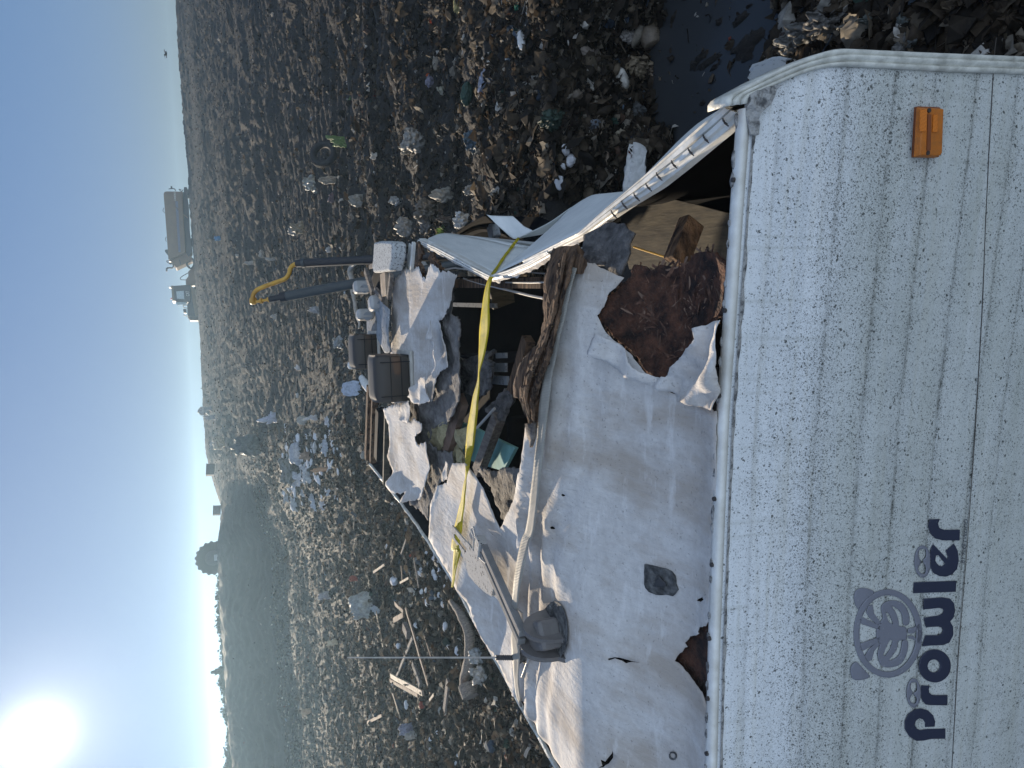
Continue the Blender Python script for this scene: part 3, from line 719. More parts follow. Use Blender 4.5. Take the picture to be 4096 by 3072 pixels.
EM = [
 [ell(345, 828, 235, 302, 60), ell(345, 828, 195, 262, 56)],
 [cl([(112, 580), (125, 535), (170, 517), (225, 527), (252, 548), (200, 590), (160, 640), (145, 664), (122, 630)])],
 [cl([(88, 1090), (95, 1050), (128, 1022), (160, 1050), (200, 1095), (222, 1120), (190, 1140), (130, 1147), (100, 1130)])],
 [[(290, 805), (165, 762), (150, 730), (178, 718), (290, 775)]], [[(290, 850), (160, 895), (150, 925), (178, 945), (285, 880)]],
 [[(275, 772), (220, 722), (196, 680), (210, 640), (240, 630), (250, 690), (300, 760)]], [[(272, 885), (215, 935), (186, 985), (205, 1020), (235, 1010), (250, 950), (295, 895)]],
 [cl([(268, 800), (290, 752), (310, 720), (298, 650), (330, 612), (390, 602), (450, 625), (488, 690), (490, 760), (452, 768), (440, 695), (405, 655), (372, 642), (402, 690), (418, 745), (424, 778), (470, 788), (472, 868), (420, 878), (404, 940), (352, 1012), (415, 985), (438, 920), (445, 880), (480, 878), (478, 950), (435, 1035), (355, 1060), (298, 1045), (275, 970), (290, 900), (268, 860)], 3),
  [(328, 680), (350, 690), (374, 735), (380, 768), (350, 748)], [(360, 870), (378, 880), (360, 935), (325, 985), (312, 975), (335, 915)]],
 [[(482, 795), (520, 788), (560, 760), (578, 820), (560, 900), (520, 868), (490, 862), (482, 848), (520, 845), (545, 870), (550, 790), (522, 828), (484, 826)]],
 [ell(583, 335, 56, 110, 40), cl([(560, 255), (600, 250), (606, 300), (585, 330), (604, 370), (600, 415), (570, 415), (552, 380), (572, 340), (555, 300)], 3)],
 [ell(522, 1235, 48, 100, 40), cl([(505, 1165), (540, 1165), (545, 1215), (520, 1240), (542, 1270), (535, 1305), (505, 1300), (497, 1270), (515, 1235), (500, 1200)], 3)]]
for pl in EM: decal('emblem', pl, rq, M['emblem'], .0028, ew, 12)
def textmesh(s, shear=0.0):
    cu = bpy.data.curves.new('lettering', 'FONT'); cu.body = s; cu.shear = shear; cu.resolution_u = 3
    o = bpy.data.objects.new('lettering', cu); COL.objects.link(o); dg = bpy.context.evaluated_depsgraph_get()
    me = bpy.data.meshes.new_from_object(o.evaluated_get(dg)); vs = [v.co.copy() for v in me.vertices]; fs = [tuple(p.vertices) for p in me.polygons]
    bpy.data.objects.remove(o); bpy.data.curves.remove(cu); bpy.data.meshes.remove(me)
    x0 = min(v.x for v in vs); x1 = max(v.x for v in vs); y1 = max(v.y for v in vs)
    return [((v.x-x0)/(x1-x0), v.y/y1) for v in vs], fs
a, b = V(rq(868, 348)), V(rq(893, 48)); up = V((-24/1.7109, -3/1.7109))
tv, tf = textmesh('BY FLEETWOOD', .2)
tpart('lettering', [wallp(*(a+(b-a)*u+up*w), off=.0035) for u, w in tv], tf, M['letter'], parent=ew)
# amber marker light
mk = frame(3600, 400, 6.38)
mp = [mk(*p) for p in ((420, 185), (992, 212), (950, 1410), (890, 1480), (350, 1462))]
base = [wallp(x-6, y, off=.001) for x, y in [mk(*p) for p in ((400, 180), (970, 205), (940, 1475), (330, 1470))]]
nb = len(base); tp = [V((p.x, p.y-.012, p.z)) for p in base]
ml = tpart('marker_light', base+tp, [(4, 5, 6, 7), (0, 1, 5, 4), (1, 2, 6, 5), (2, 3, 7, 6), (3, 0, 4, 7)], M['amberbase'], bevel=.002, parent=ew); ml['label'] = 'rectangular amber marker light'
W = [wallp(*p, off=.0135) for p in mp]; W2 = [V((p.x, p.y-.017, p.z)) for p in W]; c_ = sum(W2, V())/5; W2 = [c_+(p-c_)*.93 for p in W2]
tpart('lens', W+W2, [(5, 6, 7, 8, 9)]+[(k, (k+1) % 5, 5+(k+1) % 5, 5+k) for k in range(5)], M['amber'], bevel=.003, parent=ml)
for q4_, mt_ in (([(500, 245), (668, 245), (655, 805), (492, 805)], 'reflector'), ([(835, 375), (942, 375), (935, 818), (815, 818)], 'reflector'), ([(700, 370), (778, 370), (765, 1290), (668, 1290)], 'rib')):
    B4 = [wallp(*mk(*p), off=.0305) for p in q4_]; T4 = [p+V((0, -.0025, 0)) for p in B4]
    tpart('lens_'+mt_, B4+T4, [(4, 5, 6, 7), (0, 1, 5, 4), (1, 2, 6, 5), (2, 3, 7, 6), (3, 0, 4, 7)], M['amber2'] if mt_ == 'reflector' else M['amberbase'], parent=ml)
for X, Y in ((745, 265), (715, 1350)):
    p = wallp(*mk(X, Y), off=.0315); v, f = tube([p+V((0, .002, 0)), p+V((0, -.002, 0))], .006, 12); tpart('screw', v, f, M['screw'], parent=ml)

# ---- corner trim: a ribbed band from the inner to the outer outline
def resamp(pts, n):
    A = np.array([tuple(p) for p in pts]); s = np.r_[0, np.cumsum(np.linalg.norm(np.diff(A, axis=0), axis=1))]; t = np.linspace(0, s[-1], n)
    return [V([float(np.interp(u, s, A[:, k])) for k in range(3)]) for u in t]
def band(ins, outs, prof, n=90):
    I = resamp([V(tuple(p)) for p in smoothline(ins, 6)], n); O = resamp([V(tuple(p)) for p in smoothline(outs, 6)], n); vs, fs = [], []
    for a, b in zip(I, O):
        for t, o in prof: vs.append(a.lerp(b, t)+V((0, -o, 0)))
    m = len(prof)
    for i in range(n-1):
        for k in range(m-1): fs.append((i*m+k, i*m+k+1, (i+1)*m+k+1, (i+1)*m+k))
    return vs, fs
prof = [(0, 0), (.02, .010), (.14, .013), (.22, .012), (.28, .004), (.34, .008), (.5, .016), (.62, .013), (.68, .005), (.74, .010), (.86, .016), (.97, .006), (1.0, -.03), (1.0, -.06)]
v, f = band(inn, out, prof); ct = tpart('corner_trim', v, f, M['trim_dirty'], smooth=True, solid=.003)
mir = [V((xl(p.z)-(p.x-xe(p.z)), p.y, p.z)) for p in v]
tpart('corner_trim', mir, [t[::-1] for t in f], M['trim_dirty'], smooth=True, solid=.003)
# cracked sealant at the roof corner
cp = [rt5(*p) for p in ((870, 800), (880, 720), (930, 680), (1010, 650), (1120, 640), (1080, 720), (1010, 800), (960, 850), (955, 1000), (885, 1000))]
vs2, f2 = fill([jag([(wallp(*p).x, wallp(*p).z) for p in cp], .012, .006)], .014)
def lump(x, z): return .012+.010*mnoise.noise(V((x*30, 0, z*30)))+.012*abs(mnoise.noise(V((x*70, 4, z*70))))
tpart('corner_sealant', [V((x, yw(z)+yo(x)-lump(x, z), z)) for x, z in vs2], f2, M['putty'], solid=.006)

# ---- top rail along the end wall with screws and putty
n = 150; vs, fs = [], []
for i in range(n+1):
    x = -2.47+(2.47+.0)*i/n; y = yo(x); j = .0016*mnoise.noise(V((x*14, 0, 0)))
    for dy, dz in ((.020, -.004), (.020, .004), (.010, .006+j), (.003, .007+j), (-.006, .005), (-.010, .001), (-.011, -.006), (-.010, -.016), (-.004, -.018)): vs.append((x, y+dy, dz))
for i in range(n):
    for k in range(8): a = i*9+k; fs.append((a, a+1, a+10, a+9))
er = tpart('top_rail', vs, fs, M['trim'], smooth=True)
for k, (X, Y) in enumerate([D(1602, 385), D(1579, 672), D(1571, 860), D(1557, 1085), D(1553, 1230), D(1545, 1390), D(1540, 1520), D(1537, 1640)]):
    p = L(X, Y, .012); x = p.x; y = yo(x)+.008
    v, f = tube([V((x, y, .004)), V((x, y, .013)), V((x, y, .0135))], [.0065, .0065, .004], 10); tpart('screw', v, f, M['screw'], parent=er)
bl = []
for k in range(46):
    x = -2.4+2.38*k/45+.02*mnoise.noise(V((k*1.7, 0, 0))); ln = .012+.035*abs(mnoise.noise(V((k*.9, 3, 0)))); P = ICV*np.array([ln, .007, .0045])*(1+rng.normal(0, .18, (12, 1)))
    if k % 3 != 2: bl.append(([V((x+p[0], yo(x)+.016+p[1], .006+p[2])) for p in P], [tuple(int(q) for q in t) for t in ICF]))
for v, f in bl: tpart('putty_bead', v, f, M['putty'], smooth=True, parent=er)
v1 = []
for i in range(121):
    x = -2.42+2.40*i/120; z = -.034-.012*abs(mnoise.noise(V((x*9, 0, 2)))); v1 += [(x, yo(x)+yw(-.04)-.0025, -.026), (x, yo(x)+yw(z)-.0035, (z-.026)/2), (x, yo(x)+yw(z)-.0022, z)]
tpart('sealant_line', v1, [(i*3+k, i*3+k+1, i*3+k+4, i*3+k+3) for i in range(120) for k in range(2)], M['putty'], parent=er)

def proj(p):
    q_ = wld(p)-CAM; k = q_.dot(fw); return (2048+FPX*q_.dot(dn)/k, 1536-FPX*q_.dot(rt)/k)
# ---- roof sheets
def rsheet(name, polys, dz, mt, step, jstep, jamp, zadd=None, solid=.004, curl=0.0, parent=None, smooth=True):
    """polys in photo pixels, laid on the roof surface"""
    P = [jag([Lr(*p, dz)[:2] for p in pl], jstep, jamp, seed=len(name)*1.1+i) for i, pl in enumerate(polys)]
    vs2, f2 = fill(P, step); E = np.array([p for pl in P for p in pl]); vs = []
    for x, y in vs2:
        z = zr(x, y)+dz
        if zadd: z += zadd(x, y)
        if curl:
            dd = math.sqrt(float(((E-np.array((x, y)))**2).sum(1).min())); z += curl*max(0, 1-dd/.07)**2*(.4+mnoise.noise(V((x*5, y*5, 2))))
        vs.append(V((x, y, z)))
    return tpart(name, vs, f2, mt, smooth=smooth, solid=solid, parent=parent)
def rwav(x, y):
    z = .017*mnoise.noise(V((x*1.6, y*1.6, 0)))+.008*mnoise.noise(V((x*4, y*5, 3)))
    # tight pleats on the near side of the strap
    yc = float(np.interp(-x, [.5, 1.07, 1.7, 2.3], [.80, .93, 1.1, 1.18])); d = yc-y
    if 0 < d < .45 and x < -.45: z += .020*math.exp(-d*4.2)*math.sin(d*52+4*mnoise.noise(V((x*2.4, 0, 0))))*min(1, (-x-.45)*3)
    # long shallow folds left of the near edge
    if y < .55: z += .012*math.sin((x+.45*y)*11+2*mnoise.noise(V((x, y, 0))))*max(0, min(1, (-x-1.0)*2))*max(0, 1-abs(y-.25)/.3)
    return z
tear = [frame(2300, 2200, 1.9029)(*p) for p in ((1050, 530), (1015, 550), (1005, 580), (940, 582), (930, 625), (940, 640), (870, 660), (830, 705), (850, 735), (800, 790), (770, 842), (830, 890), (900, 985), (975, 1080), (1005, 1185), (1050, 1230))]
main = [r9(*p) for p in ((745, 115), (790, 80), (900, 100), (1000, 160), (1110, 200), (1060, 260), (985, 340), (960, 420), (915, 480), (940, 550), (960, 600), (1150, 760), (1230, 860), (1330, 960), (1480, 1060), (1812, 1190))]
main += [D(1556, 900), D(1550, 1080), (2856, 2350)] + tear + [D(1539, 1600), (2850, 3072), proj((-2.2, .012, 0)), proj((-2.47, .012, 0)), proj((-2.56, .3, 0)), proj((-2.58, .55, 0))]
main += [D(1262, 1760), D(1208, 1659), D(1160, 1575), D(1122, 1510), D(1095, 1470), D(1040, 1362), D(1012, 1300), D(985, 1262), D(945, 1195)]
main += [r4(*p) for p in ((868, 1560), (882, 1280), (930, 1130), (1010, 1100), (1035, 1000), (1052, 940), (1170, 938), (1240, 1050), (1312, 1160), (1400, 1400), (1445, 1490), (1560, 1270), (1622, 1000), (1682, 740), (1692, 620))]
main += [r9(*p) for p in ((440, 1290), (500, 950), (560, 650), (640, 400), (690, 230))]
tr2 = frame(2300, 2200, 1.9029)
slit = [tr2(*p) for p in ((275, 815), (330, 812), (400, 822), (450, 845), (515, 850), (430, 852), (410, 858), (380, 835), (330, 822), (276, 828))]
nick = [tr2(*p) for p in ((170, 1658), (200, 1640), (190, 1592), (225, 1608), (262, 1570), (285, 1525), (284, 1580), (255, 1630), (215, 1650))]
nick2 = [tr2(*p) for p in ((920, 385), (955, 360), (962, 342), (980, 370), (950, 392))]
dot1 = ell(*r4(1988, 1205), 6, 5.5, 8); dot2 = ell(*r4(1885, 1478), 8, 7, 8)
BOWL[0] = 1
rm = rsheet('roof_membrane', [main, slit, nick, nick2, dot1, dot2], 0, M['membrane'], .026, .011, .005, rwav, .002, curl=.008)
BOWL[0] = 0
# split seam step: the loose near sheet that overlaps
C_ = [r3(*p) for p in ((520, 1480), (530, 1100), (560, 860), (640, 770), (690, 790), (745, 760), (772, 850), (800, 860), (812, 820), (840, 735), (900, 775), (905, 800), (985, 800), (1060, 830), (1020, 940), (1000, 1050), (970, 1110), (935, 1190), (900, 1215), (925, 1320), (950, 1420), (970, 1590))] + [r4(*p) for p in ((970, 145), (915, 175), (888, 215), (850, 430), (740, 400), (640, 440), (520, 440))]
def cw(x, y): return -.03+.009*mnoise.noise(V((x*1.6, y*1.0, 5)))+.004*mnoise.noise(V((x*7, y*5, 2)))
rsheet('roof_membrane', [C_], .03, M['membrane'], .03, .010, .013, cw, .002, curl=.006)['label'] = 'sunlit far sheet of roof membrane with a ragged edge'
B_ = [r4(*p) for p in ((505, 490), (560, 470), (640, 445), (700, 560), (735, 590), (760, 565), (832, 610), (830, 670), (780, 720), (800, 788), (870, 760), (885, 880), (905, 965), (880, 1040), (862, 1120), (820, 1235), (728, 1250), (718, 1185), (640, 1170), (598, 1175), (590, 1000), (545, 880), (560, 760), (555, 620))]
def bw(x, y): return .02+.06*math.exp(-((x+1.98)/.05)**2)+.014*mnoise.noise(V((x*5, y*3, 5)))
rsheet('roof_membrane', [B_], .02, M['membrane'], .026, .010, .011, bw, .002, curl=.010)['label'] = 'torn strip of roof membrane left along the edge'
# turned-back flaps
F1 = [r4(*p) for p in ((735, 385), (755, 330), (830, 245), (888, 212), (905, 330), (900, 420), (850, 455), (790, 445))]
F2 = [r4(*p) for p in ((640, 510), (690, 440), (735, 415), (755, 470), (745, 600), (700, 590), (650, 575))]
F3 = [r3(*p) for p in ((895, 1205), (938, 1212), (947, 1360), (905, 1365))]; F4 = [r3(*p) for p in ((905, 1370), (945, 1380), (972, 1590), (960, 1620), (925, 1490))]
F5 = [r4(*p) for p in ((1040, 960), (1060, 920), (1108, 950), (1100, 1030), (1030, 1085))]
for k, pl in enumerate((F1, F2, F3, F4, F5)):
    def fz(x, y, k=k): return .035+.035*mnoise.noise(V((x*9, y*7, k*3.)))
    BOWL[0] = int(k == 4)
    o = rsheet('membrane_flap', [pl], .03, M['membrane'], .014, .009, .007, fz, .002, curl=.015); o['label'] = 'curled flap of torn roof membrane'
BOWL[0] = 0
F6 = [r9(*p) for p in ((905, 700), (940, 610), (985, 620), (1060, 665), (1200, 790), (1310, 905), (1390, 945), (1470, 935), (1550, 830), (1640, 740), (1700, 655), (1690, 575), (1770, 530), (1850, 512), (1840, 760), (1828, 1000), (1806, 1175), (1700, 1135), (1600, 1115), (1480, 1055), (1330, 985), (1180, 920), (1060, 862), (950, 800), (882, 738))]
def f6(x, y):
    n_ = mnoise.noise(V((x*6, y*6, 4)))
    return .02+rwav(x, y)+.022*math.sin((x*.8+y*1.2)*34+4*n_)*.6+.02*n_+.014*abs(mnoise.noise(V((x*15, y*15, 1))))
o = rsheet('membrane_flap', [F6], .022, M['membrane'], .013, .009, .006, f6, .002, curl=.018); o['label'] = 'wrinkled flap of membrane folded back beside the hole in the roof'
# sealant patch and pipe boot marks
PT = [tr2(*p) for p in ((545, 110), (620, 118), (700, 135), (745, 160), (768, 195), (772, 260), (782, 310), (740, 352), (690, 345), (620, 340), (570, 325), (540, 290), (535, 200))]
rsheet('sealant_patch', [PT], .004, M['patch'], .012, .012, .005, lambda x, y: rwav(x, y)+.004*mnoise.noise(V((x*40, y*40, 0))), .005)
PC = [tr2(*p) for p in ((600, 275), (625, 225), (655, 195), (670, 228), (692, 245), (695, 272), (660, 280))]
rsheet('lifted_shard', [PC], .012, M['steel'], .01, .01, .001, rwav, .004)
RG = [ell(*tr2(733, 1570), 17, 17, 18), ell(*tr2(733, 1570), 12, 12, 14)]
rsheet('sealant_ring', RG, .004, M['patch'], .01, .01, .002, rwav, .003)

# ---- what lies under the membrane
K1 = [r3(940, 1180), r3(1010, 1050), r3(1050, 900), r3(1070, 960), r3(1045, 1090), r3(1060, 1150), r3(1110, 1200), r3(1135, 1330), r3(1090, 1450), r3(1100, 1560)]+[r4(*p) for p in ((1112, 350), (1055, 590), (885, 650), (875, 760), (940, 835), (1042, 850), (1036, 1000), (960, 1110), (870, 1280), (850, 1420), (800, 1340), (700, 1245), (560, 800), (520, 470), (760, 300), (880, 190))]
K2 = [r4(*p) for p in ((1200, 1000), (1235, 992), (1330, 1020), (1420, 985), (1550, 1000), (1585, 1080), (1572, 1280), (1460, 1520), (1380, 1400), (1290, 1150))]
def kz(x, y): return .03*mnoise.noise(V((x*5, y*5, 9)))+.02*mnoise.noise(V((x*14, y*14, 1)))
rsheet('roof_decking', [K1], -.05, M['decking'], .026, .011, .014, kz, .008); rsheet('roof_decking', [K2], -.09, M['decking'], .026, .011, .015, lambda x, y: kz(x, y)-.06, .012)
# the OSB over the near corner, sagging inward
OS = [r9(*p) for p in ((1120, 150), (1140, 105), (1240, 140), (1330, 125), (1430, 125), (1530, 100), (1620, 25), (1700, 0), (1800, 40), (1885, 95), (1880, 300), (1868, 470), (1780, 505), (1688, 570), (1745, 610), (1690, 690), (1620, 790), (1540, 835), (1470, 935), (1392, 942), (1310, 910), (1230, 830), (1200, 790), (1060, 680), (950, 565), (915, 480), (985, 345), (1050, 250), (1112, 195))]
def oz(x, y): return -.035*math.exp(-((x+.38)**2+(y-.42)**2)/.06)+.010*mnoise.noise(V((x*9, y*9, 3)))+.008*abs(mnoise.noise(V((x*26, y*26, 3))))+.02*max(0, mnoise.noise(V((x*4, y*5, 8))))
rsheet('osb_decking', [OS], -.015, M['osb'], .013, .014, .012, oz, .012, curl=.02)
st_ = []; A_ = [Lr(*p, -.015)[:2] for p in OS]; lo = np.min(A_, 0); hi = np.max(A_, 0)
while len(st_) < 900:
    x, y = rng.uniform(lo[0], hi[0]), rng.uniform(lo[1], hi[1])
    if not inpoly(np.array([x]), np.array([y]), A_)[0]: continue
    a = rng.normal(.5, .8); ln = rng.uniform(.010, .034); w = rng.uniform(.002, .006); z = zr(x, y)-.015+oz(x, y)+.0015
    dx, dy = math.cos(a)*ln, math.sin(a)*ln; ux, uy = -math.sin(a)*w, math.cos(a)*w; tt = []
    for X, Y in ((x-dx-ux*.4, y-dy-uy*.4), (x+dx-ux, y+dy-uy), (x+dx*.9+ux*.7, y+dy*.9+uy*.7), (x-dx+ux, y-dy+uy)): tt.append(V((X, Y, zr(X, Y)-.015+oz(X, Y)+.0012+.0035*abs(rng.normal(0, 1)))))
    st_.append((tt, [(0, 1, 2, 3)]))
v, f = merge(*st_); o = tpart('wood_strands', v, f, M['osb_strand']); o['kind'] = 'stuff'
o.data.materials.append(M['osb']); o.data.materials.append(M['oldwood']); o.data.polygons.foreach_set('material_index', rng.choice(3, len(f), p=[.50, .30, .20]).astype(np.int32))
OT = [frame(2300, 2200, 1.9029)(*p) for p in ((1060, 480), (900, 560), (800, 690), (720, 840), (860, 1010), (960, 1160), (1080, 1280), (1090, 900))]
rsheet('roof_decking', [[p for p in OT]], -.022, M['osb'], .03, .02, .004, None, .006)
# grey blanket, pale board and timber inside the near opening
BI = [r6(*p) for p in ((380, 1060), (470, 1010), (560, 975), (650, 990), (735, 1045), (700, 1120), (690, 1200), (668, 1335), (600, 1320), (500, 1270), (380, 1235))]
rsheet('insulation', [BI], -.05, M['insul'], .02, .03, .012, lambda x, y: .03*mnoise.noise(V((x*9, y*9, 0)))-.05*ss(.6, 1.1, y), .01)
PL = [L(*r6(*p), -.30) for p in ((655, 815), (820, 792), (870, 800), (1130, 858), (1420, 935), (1480, 1300), (1250, 1290), (1040, 1300), (700, 1290), (640, 1040))]
tpart('plywood_panel', PL, [tuple(range(len(PL)))[::-1]], M['ply'], solid=.012)
v, f = bar(L(*r6(1000, 1250), -.12), L(*r6(1105, 975), -.20), .075, .05, (0, 1, 0)); tpart('charred_stud', v, f, M['rot'], bevel=.004)
v, f = tube([L(*r6(*p), -.16) for p in ((720, 1140), (780, 1160), (860, 1185), (955, 1216))], .0035, 6); tpart('yellow_wire', v, f, M['yellow_wire'])

# ---- the rotten rafter along the hole
rf = [r9(*p) for p in ((600, 0), (690, -8), (748, 0), (772, 60), (790, 120), (775, 165), (738, 175), (722, 120), (692, 150), (670, 240), (655, 300), (602, 520), (545, 640), (500, 900), (470, 1080), (447, 1290), (425, 1300), (398, 1215), (355, 1080), (330, 1070), (290, 965), (350, 845), (430, 700), (490, 540), (500, 330), (540, 140))]
def rz_(x, y):
    c = y+.22*x
    return .02+.075*(.5+mnoise.noise(V((x*2.5, c*11, 7))))+.05*abs(mnoise.noise(V((x*4, c*32, 2))))+.016*mnoise.noise(V((x*22, c*50, 5)))
rsheet('rotten_rafter', [rf], .03, M['rot'], .012, .012, .012, lambda x, y: .35*rz_(x, y)-.03, .04, curl=-.03, smooth=False)
axp = [(700, 0), (660, 190), (612, 400), (560, 610), (492, 800), (428, 960), (398, 1110), (425, 1290)]; axw = [72, 62, 46, 52, 74, 82, 55, 12]
ax_s = smoothline([(a_, b_, c_) for (a_, b_), c_ in zip(axp, axw)], 7); fib = []
for k in range(44):
    t_ = rng.uniform(-1, 1); s0 = int(rng.integers(0, 30)) if k > 14 else 0; s1 = min(len(ax_s), s0+int(rng.integers(12, 34))) if k > 14 else len(ax_s)-int(rng.integers(0, 6))
    hz_ = .012+.05*(1-t_*t_)*rng.random()+(.035 if abs(t_+.45) < .22 or abs(t_-.55) < .16 else 0); pts_, rad_ = [], []
    for i in range(s0, s1):
        X, Y, w_ = ax_s[i]; nx_ = t_*w_+7*mnoise.noise(V((i*.35, k*3.1, 0))); p = Lr(*r9(X+nx_, Y+.12*nx_), hz_+.010*mnoise.noise(V((i*.5, k*2.3, 4)))); pts_.append(p)
        rad_.append(max(.0015, (.006+.009*abs(mnoise.noise(V((i*.6, k*1.7, 9)))))*min(1, (i-s0+.4)/3, (s1-i)/4)))
    if len(pts_) > 3: fib.append(tube(pts_, rad_, 5))
v, f = merge(*fib); o = tpart('wood_fibres', v, f, M['rot']); o['kind'] = 'stuff'
rf2 = [r4(*p) for p in ((1675, 620), (1745, 600), (1735, 700), (1712, 815), (1690, 700))]
rsheet('splinter', [rf2], .06, M['greywood'], .02, .02, .01, None, .015)

# ---- crushed right side wall: rail, outer sheet, folds
rail_in = [r6(*p) for p in ((1447, 262), (1320, 380), (1200, 480), (1040, 615), (880, 742), (700, 852), (540, 962), (400, 1062), (300, 1112), (0, 1268))]+[r3(*p) for p in ((1880, 660), (1700, 762), (1540, 830), (1380, 872))]
rail_out = [r6(*p) for p in ((1318, 210), (1240, 280), (1120, 382), (1000, 490), (840, 632), (680, 772), (540, 892), (420, 1000), (365, 1048), (270, 1092), (0, 1225))]+[r3(*p) for p in ((1860, 625), (1690, 720), (1540, 778), (1392, 826))]
rail2_in = [r3(*p) for p in ((1380, 872), (1240, 810), (1080, 725), (930, 640), (770, 566))]; rail2_out = [r3(*p) for p in ((1392, 826), (1260, 758), (1100, 672), (940, 590), (795, 527))]
def railband(i_, o_, prof, n, z=.0):
    I = resamp([L(*p, z) for p in i_], n); O = resamp([L(*p, z) for p in o_], n); vs, fs = [], []
    for a, b in zip(I, O):
        for t, h in prof: vs.append(a.lerp(b, t)+V((0, 0, h)))
    m = len(prof)
    for i in range(n-1):
        for k in range(m-1): fs.append((i*m+k, i*m+k+1, (i+1)*m+k+1, (i+1)*m+k))
    return vs, fs
pr = [(0, -.03), (.02, -.004), (.18, 0), (.22, .010), (.40, .012), (.44, -.004), (.50, -.004), (.54, .012), (.72, .014), (.77, .002), (.86, .004), (.92, .010), (1, 0), (1.02, -.03)]
v, f = railband(rail_in, rail_out, pr, 110); tpart('side_rail', v, f, M['trim'], smooth=False, solid=.002)
v, f = railband(rail2_in, rail2_out, pr, 60); sr2 = tpart('side_rail', v, f, M['trim'], smooth=False, solid=.002)
scr = []
for k in range(11):
    p = L(*r3(860+48*k, 590+24.5*k), .004); scr.append(tube([p, p+V((0, 0, .006))], .006, 8))
for v, f in scr: tpart('screw', v, f, M['screw'], parent=sr2)
stp = []
for X, Y in ((1330, 310), (1200, 420), (1100, 505), (990, 590), (890, 670), (820, 740), (740, 805), (660, 860), (590, 920)):
    for s in (0, 14):
        a = L(*r6(X-18+s*.6, Y-22+s), .014); b = L(*r6(X+12+s*.6, Y+16+s), .014); stp.append(tube([a, (a+b)/2+V((0, 0, .006)), b], .002, 5))
for k in range(0, len(stp), 2): v, f = merge(stp[k], stp[k+1]); tpart('staple', v, f, M['screw'])
# ragged membrane hem hanging below the inner edge of the rail
hm = resamp([L(*p, -.004) for p in rail_in[6:]+rail2_in], 130); vs = []
for i, p in enumerate(hm):
    w = .008+.022*abs(mnoise.noise(V((i*.31, 0, 0)))); q = p+V((-w, -.2*w, -.012-.4*w)); vs += [p, p.lerp(q, .5)+V((0, 0, .006)), q]
tpart('torn_hem', vs, [(i*3+k, i*3+k+1, i*3+k+4, i*3+k+3) for i in range(129) for k in range(2)], M['membrane'], solid=.002)
def strip(rows, name, mt, n=30, solid=.003, ribs=0.0, smooth=True):
    R = [resamp([V(tuple(p)) for p in smoothline(r, 6)] if len(r) > 2 else r, n) for r in rows]; vs, fs = [], []
    sub = 9
    for i in range(n):
        for j in range(len(R)-1):
            for k in range(sub+(1 if j == len(R)-2 else 0)):
                t = k/sub; p = R[j][i].lerp(R[j+1][i], t); vs.append(p)
    m = (len(R)-1)*sub+1
    if ribs:
        for i in range(n):
            for k in range(m):
                o = ribs*(1 if (k % 3 == 0) else 0); vs[i*m+k] = vs[i*m+k]+V((0, 0, -o))
    for i in range(n-1):
        for k in range(m-1): fs.append((i*m+k, i*m+k+1, (i+1)*m+k+1, (i+1)*m+k))
    return tpart(name, vs, fs, mt, smooth=smooth, solid=solid)
# near bay: rail -> crease -> ground, from the corner to the kink
top = [L(*r6(*p), -.006) for p in ((1318, 212), (1000, 490), (700, 755), (420, 1000), (270, 1092), (0, 1225))]+[L(*r3(1392, 828), -.006)]
crs = [V((.10, .02, -.16)), V((.06, .45, -.20)), L(*r6(705, 752), -.10), L(*r6(440, 800), -.28), L(*r6(280, 898), -.36), L(*r3(2060, 262), -.40), L(*r3(1700, 600), -.36)]
bot = [V((.16, -.06, -1.9)), V((.16, .45, -1.9)), V((.12, .9, -1.9)), V((.12, 1.3, -1.9)), V((.10, 1.6, -1.9)), V((.08, 2.0, -1.9)), V((.02, 2.2, -1.9))]
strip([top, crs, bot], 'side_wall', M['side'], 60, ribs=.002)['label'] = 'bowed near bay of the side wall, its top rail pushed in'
sh = V((-.035, 0, -.012)); strip([[p+sh for p in top], [p+sh+V((-.02, 0, 0)) for p in crs], [p+sh+V((-.02, 0, 0)) for p in bot]], 'inner_shade_sheet', M['cavity'], 50)  # dark sheet behind the wall, shade put into its colour
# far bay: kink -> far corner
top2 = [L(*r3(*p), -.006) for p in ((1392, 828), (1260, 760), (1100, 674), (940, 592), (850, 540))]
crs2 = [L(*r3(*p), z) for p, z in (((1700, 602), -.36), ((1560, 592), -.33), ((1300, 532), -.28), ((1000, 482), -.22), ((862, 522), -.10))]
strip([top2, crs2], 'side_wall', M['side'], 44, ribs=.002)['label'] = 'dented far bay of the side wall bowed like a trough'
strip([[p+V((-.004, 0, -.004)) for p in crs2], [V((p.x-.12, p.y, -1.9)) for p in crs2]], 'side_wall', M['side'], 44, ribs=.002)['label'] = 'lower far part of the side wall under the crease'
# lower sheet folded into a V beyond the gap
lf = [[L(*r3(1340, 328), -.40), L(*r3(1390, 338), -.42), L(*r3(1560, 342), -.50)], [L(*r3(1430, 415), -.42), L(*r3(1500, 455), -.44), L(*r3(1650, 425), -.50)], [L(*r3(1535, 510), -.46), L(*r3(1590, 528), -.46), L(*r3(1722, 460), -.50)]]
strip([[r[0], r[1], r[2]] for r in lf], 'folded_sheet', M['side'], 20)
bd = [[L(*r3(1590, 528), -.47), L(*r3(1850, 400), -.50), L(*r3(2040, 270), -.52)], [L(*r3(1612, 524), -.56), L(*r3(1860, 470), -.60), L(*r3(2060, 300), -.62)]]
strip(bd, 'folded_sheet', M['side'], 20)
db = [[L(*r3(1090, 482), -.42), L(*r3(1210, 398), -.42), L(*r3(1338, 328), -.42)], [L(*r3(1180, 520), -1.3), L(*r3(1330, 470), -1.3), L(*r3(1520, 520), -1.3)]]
strip(db, 'inner_fold', M['cavity'], 16)  # shaded underside of the fold, painted near-black
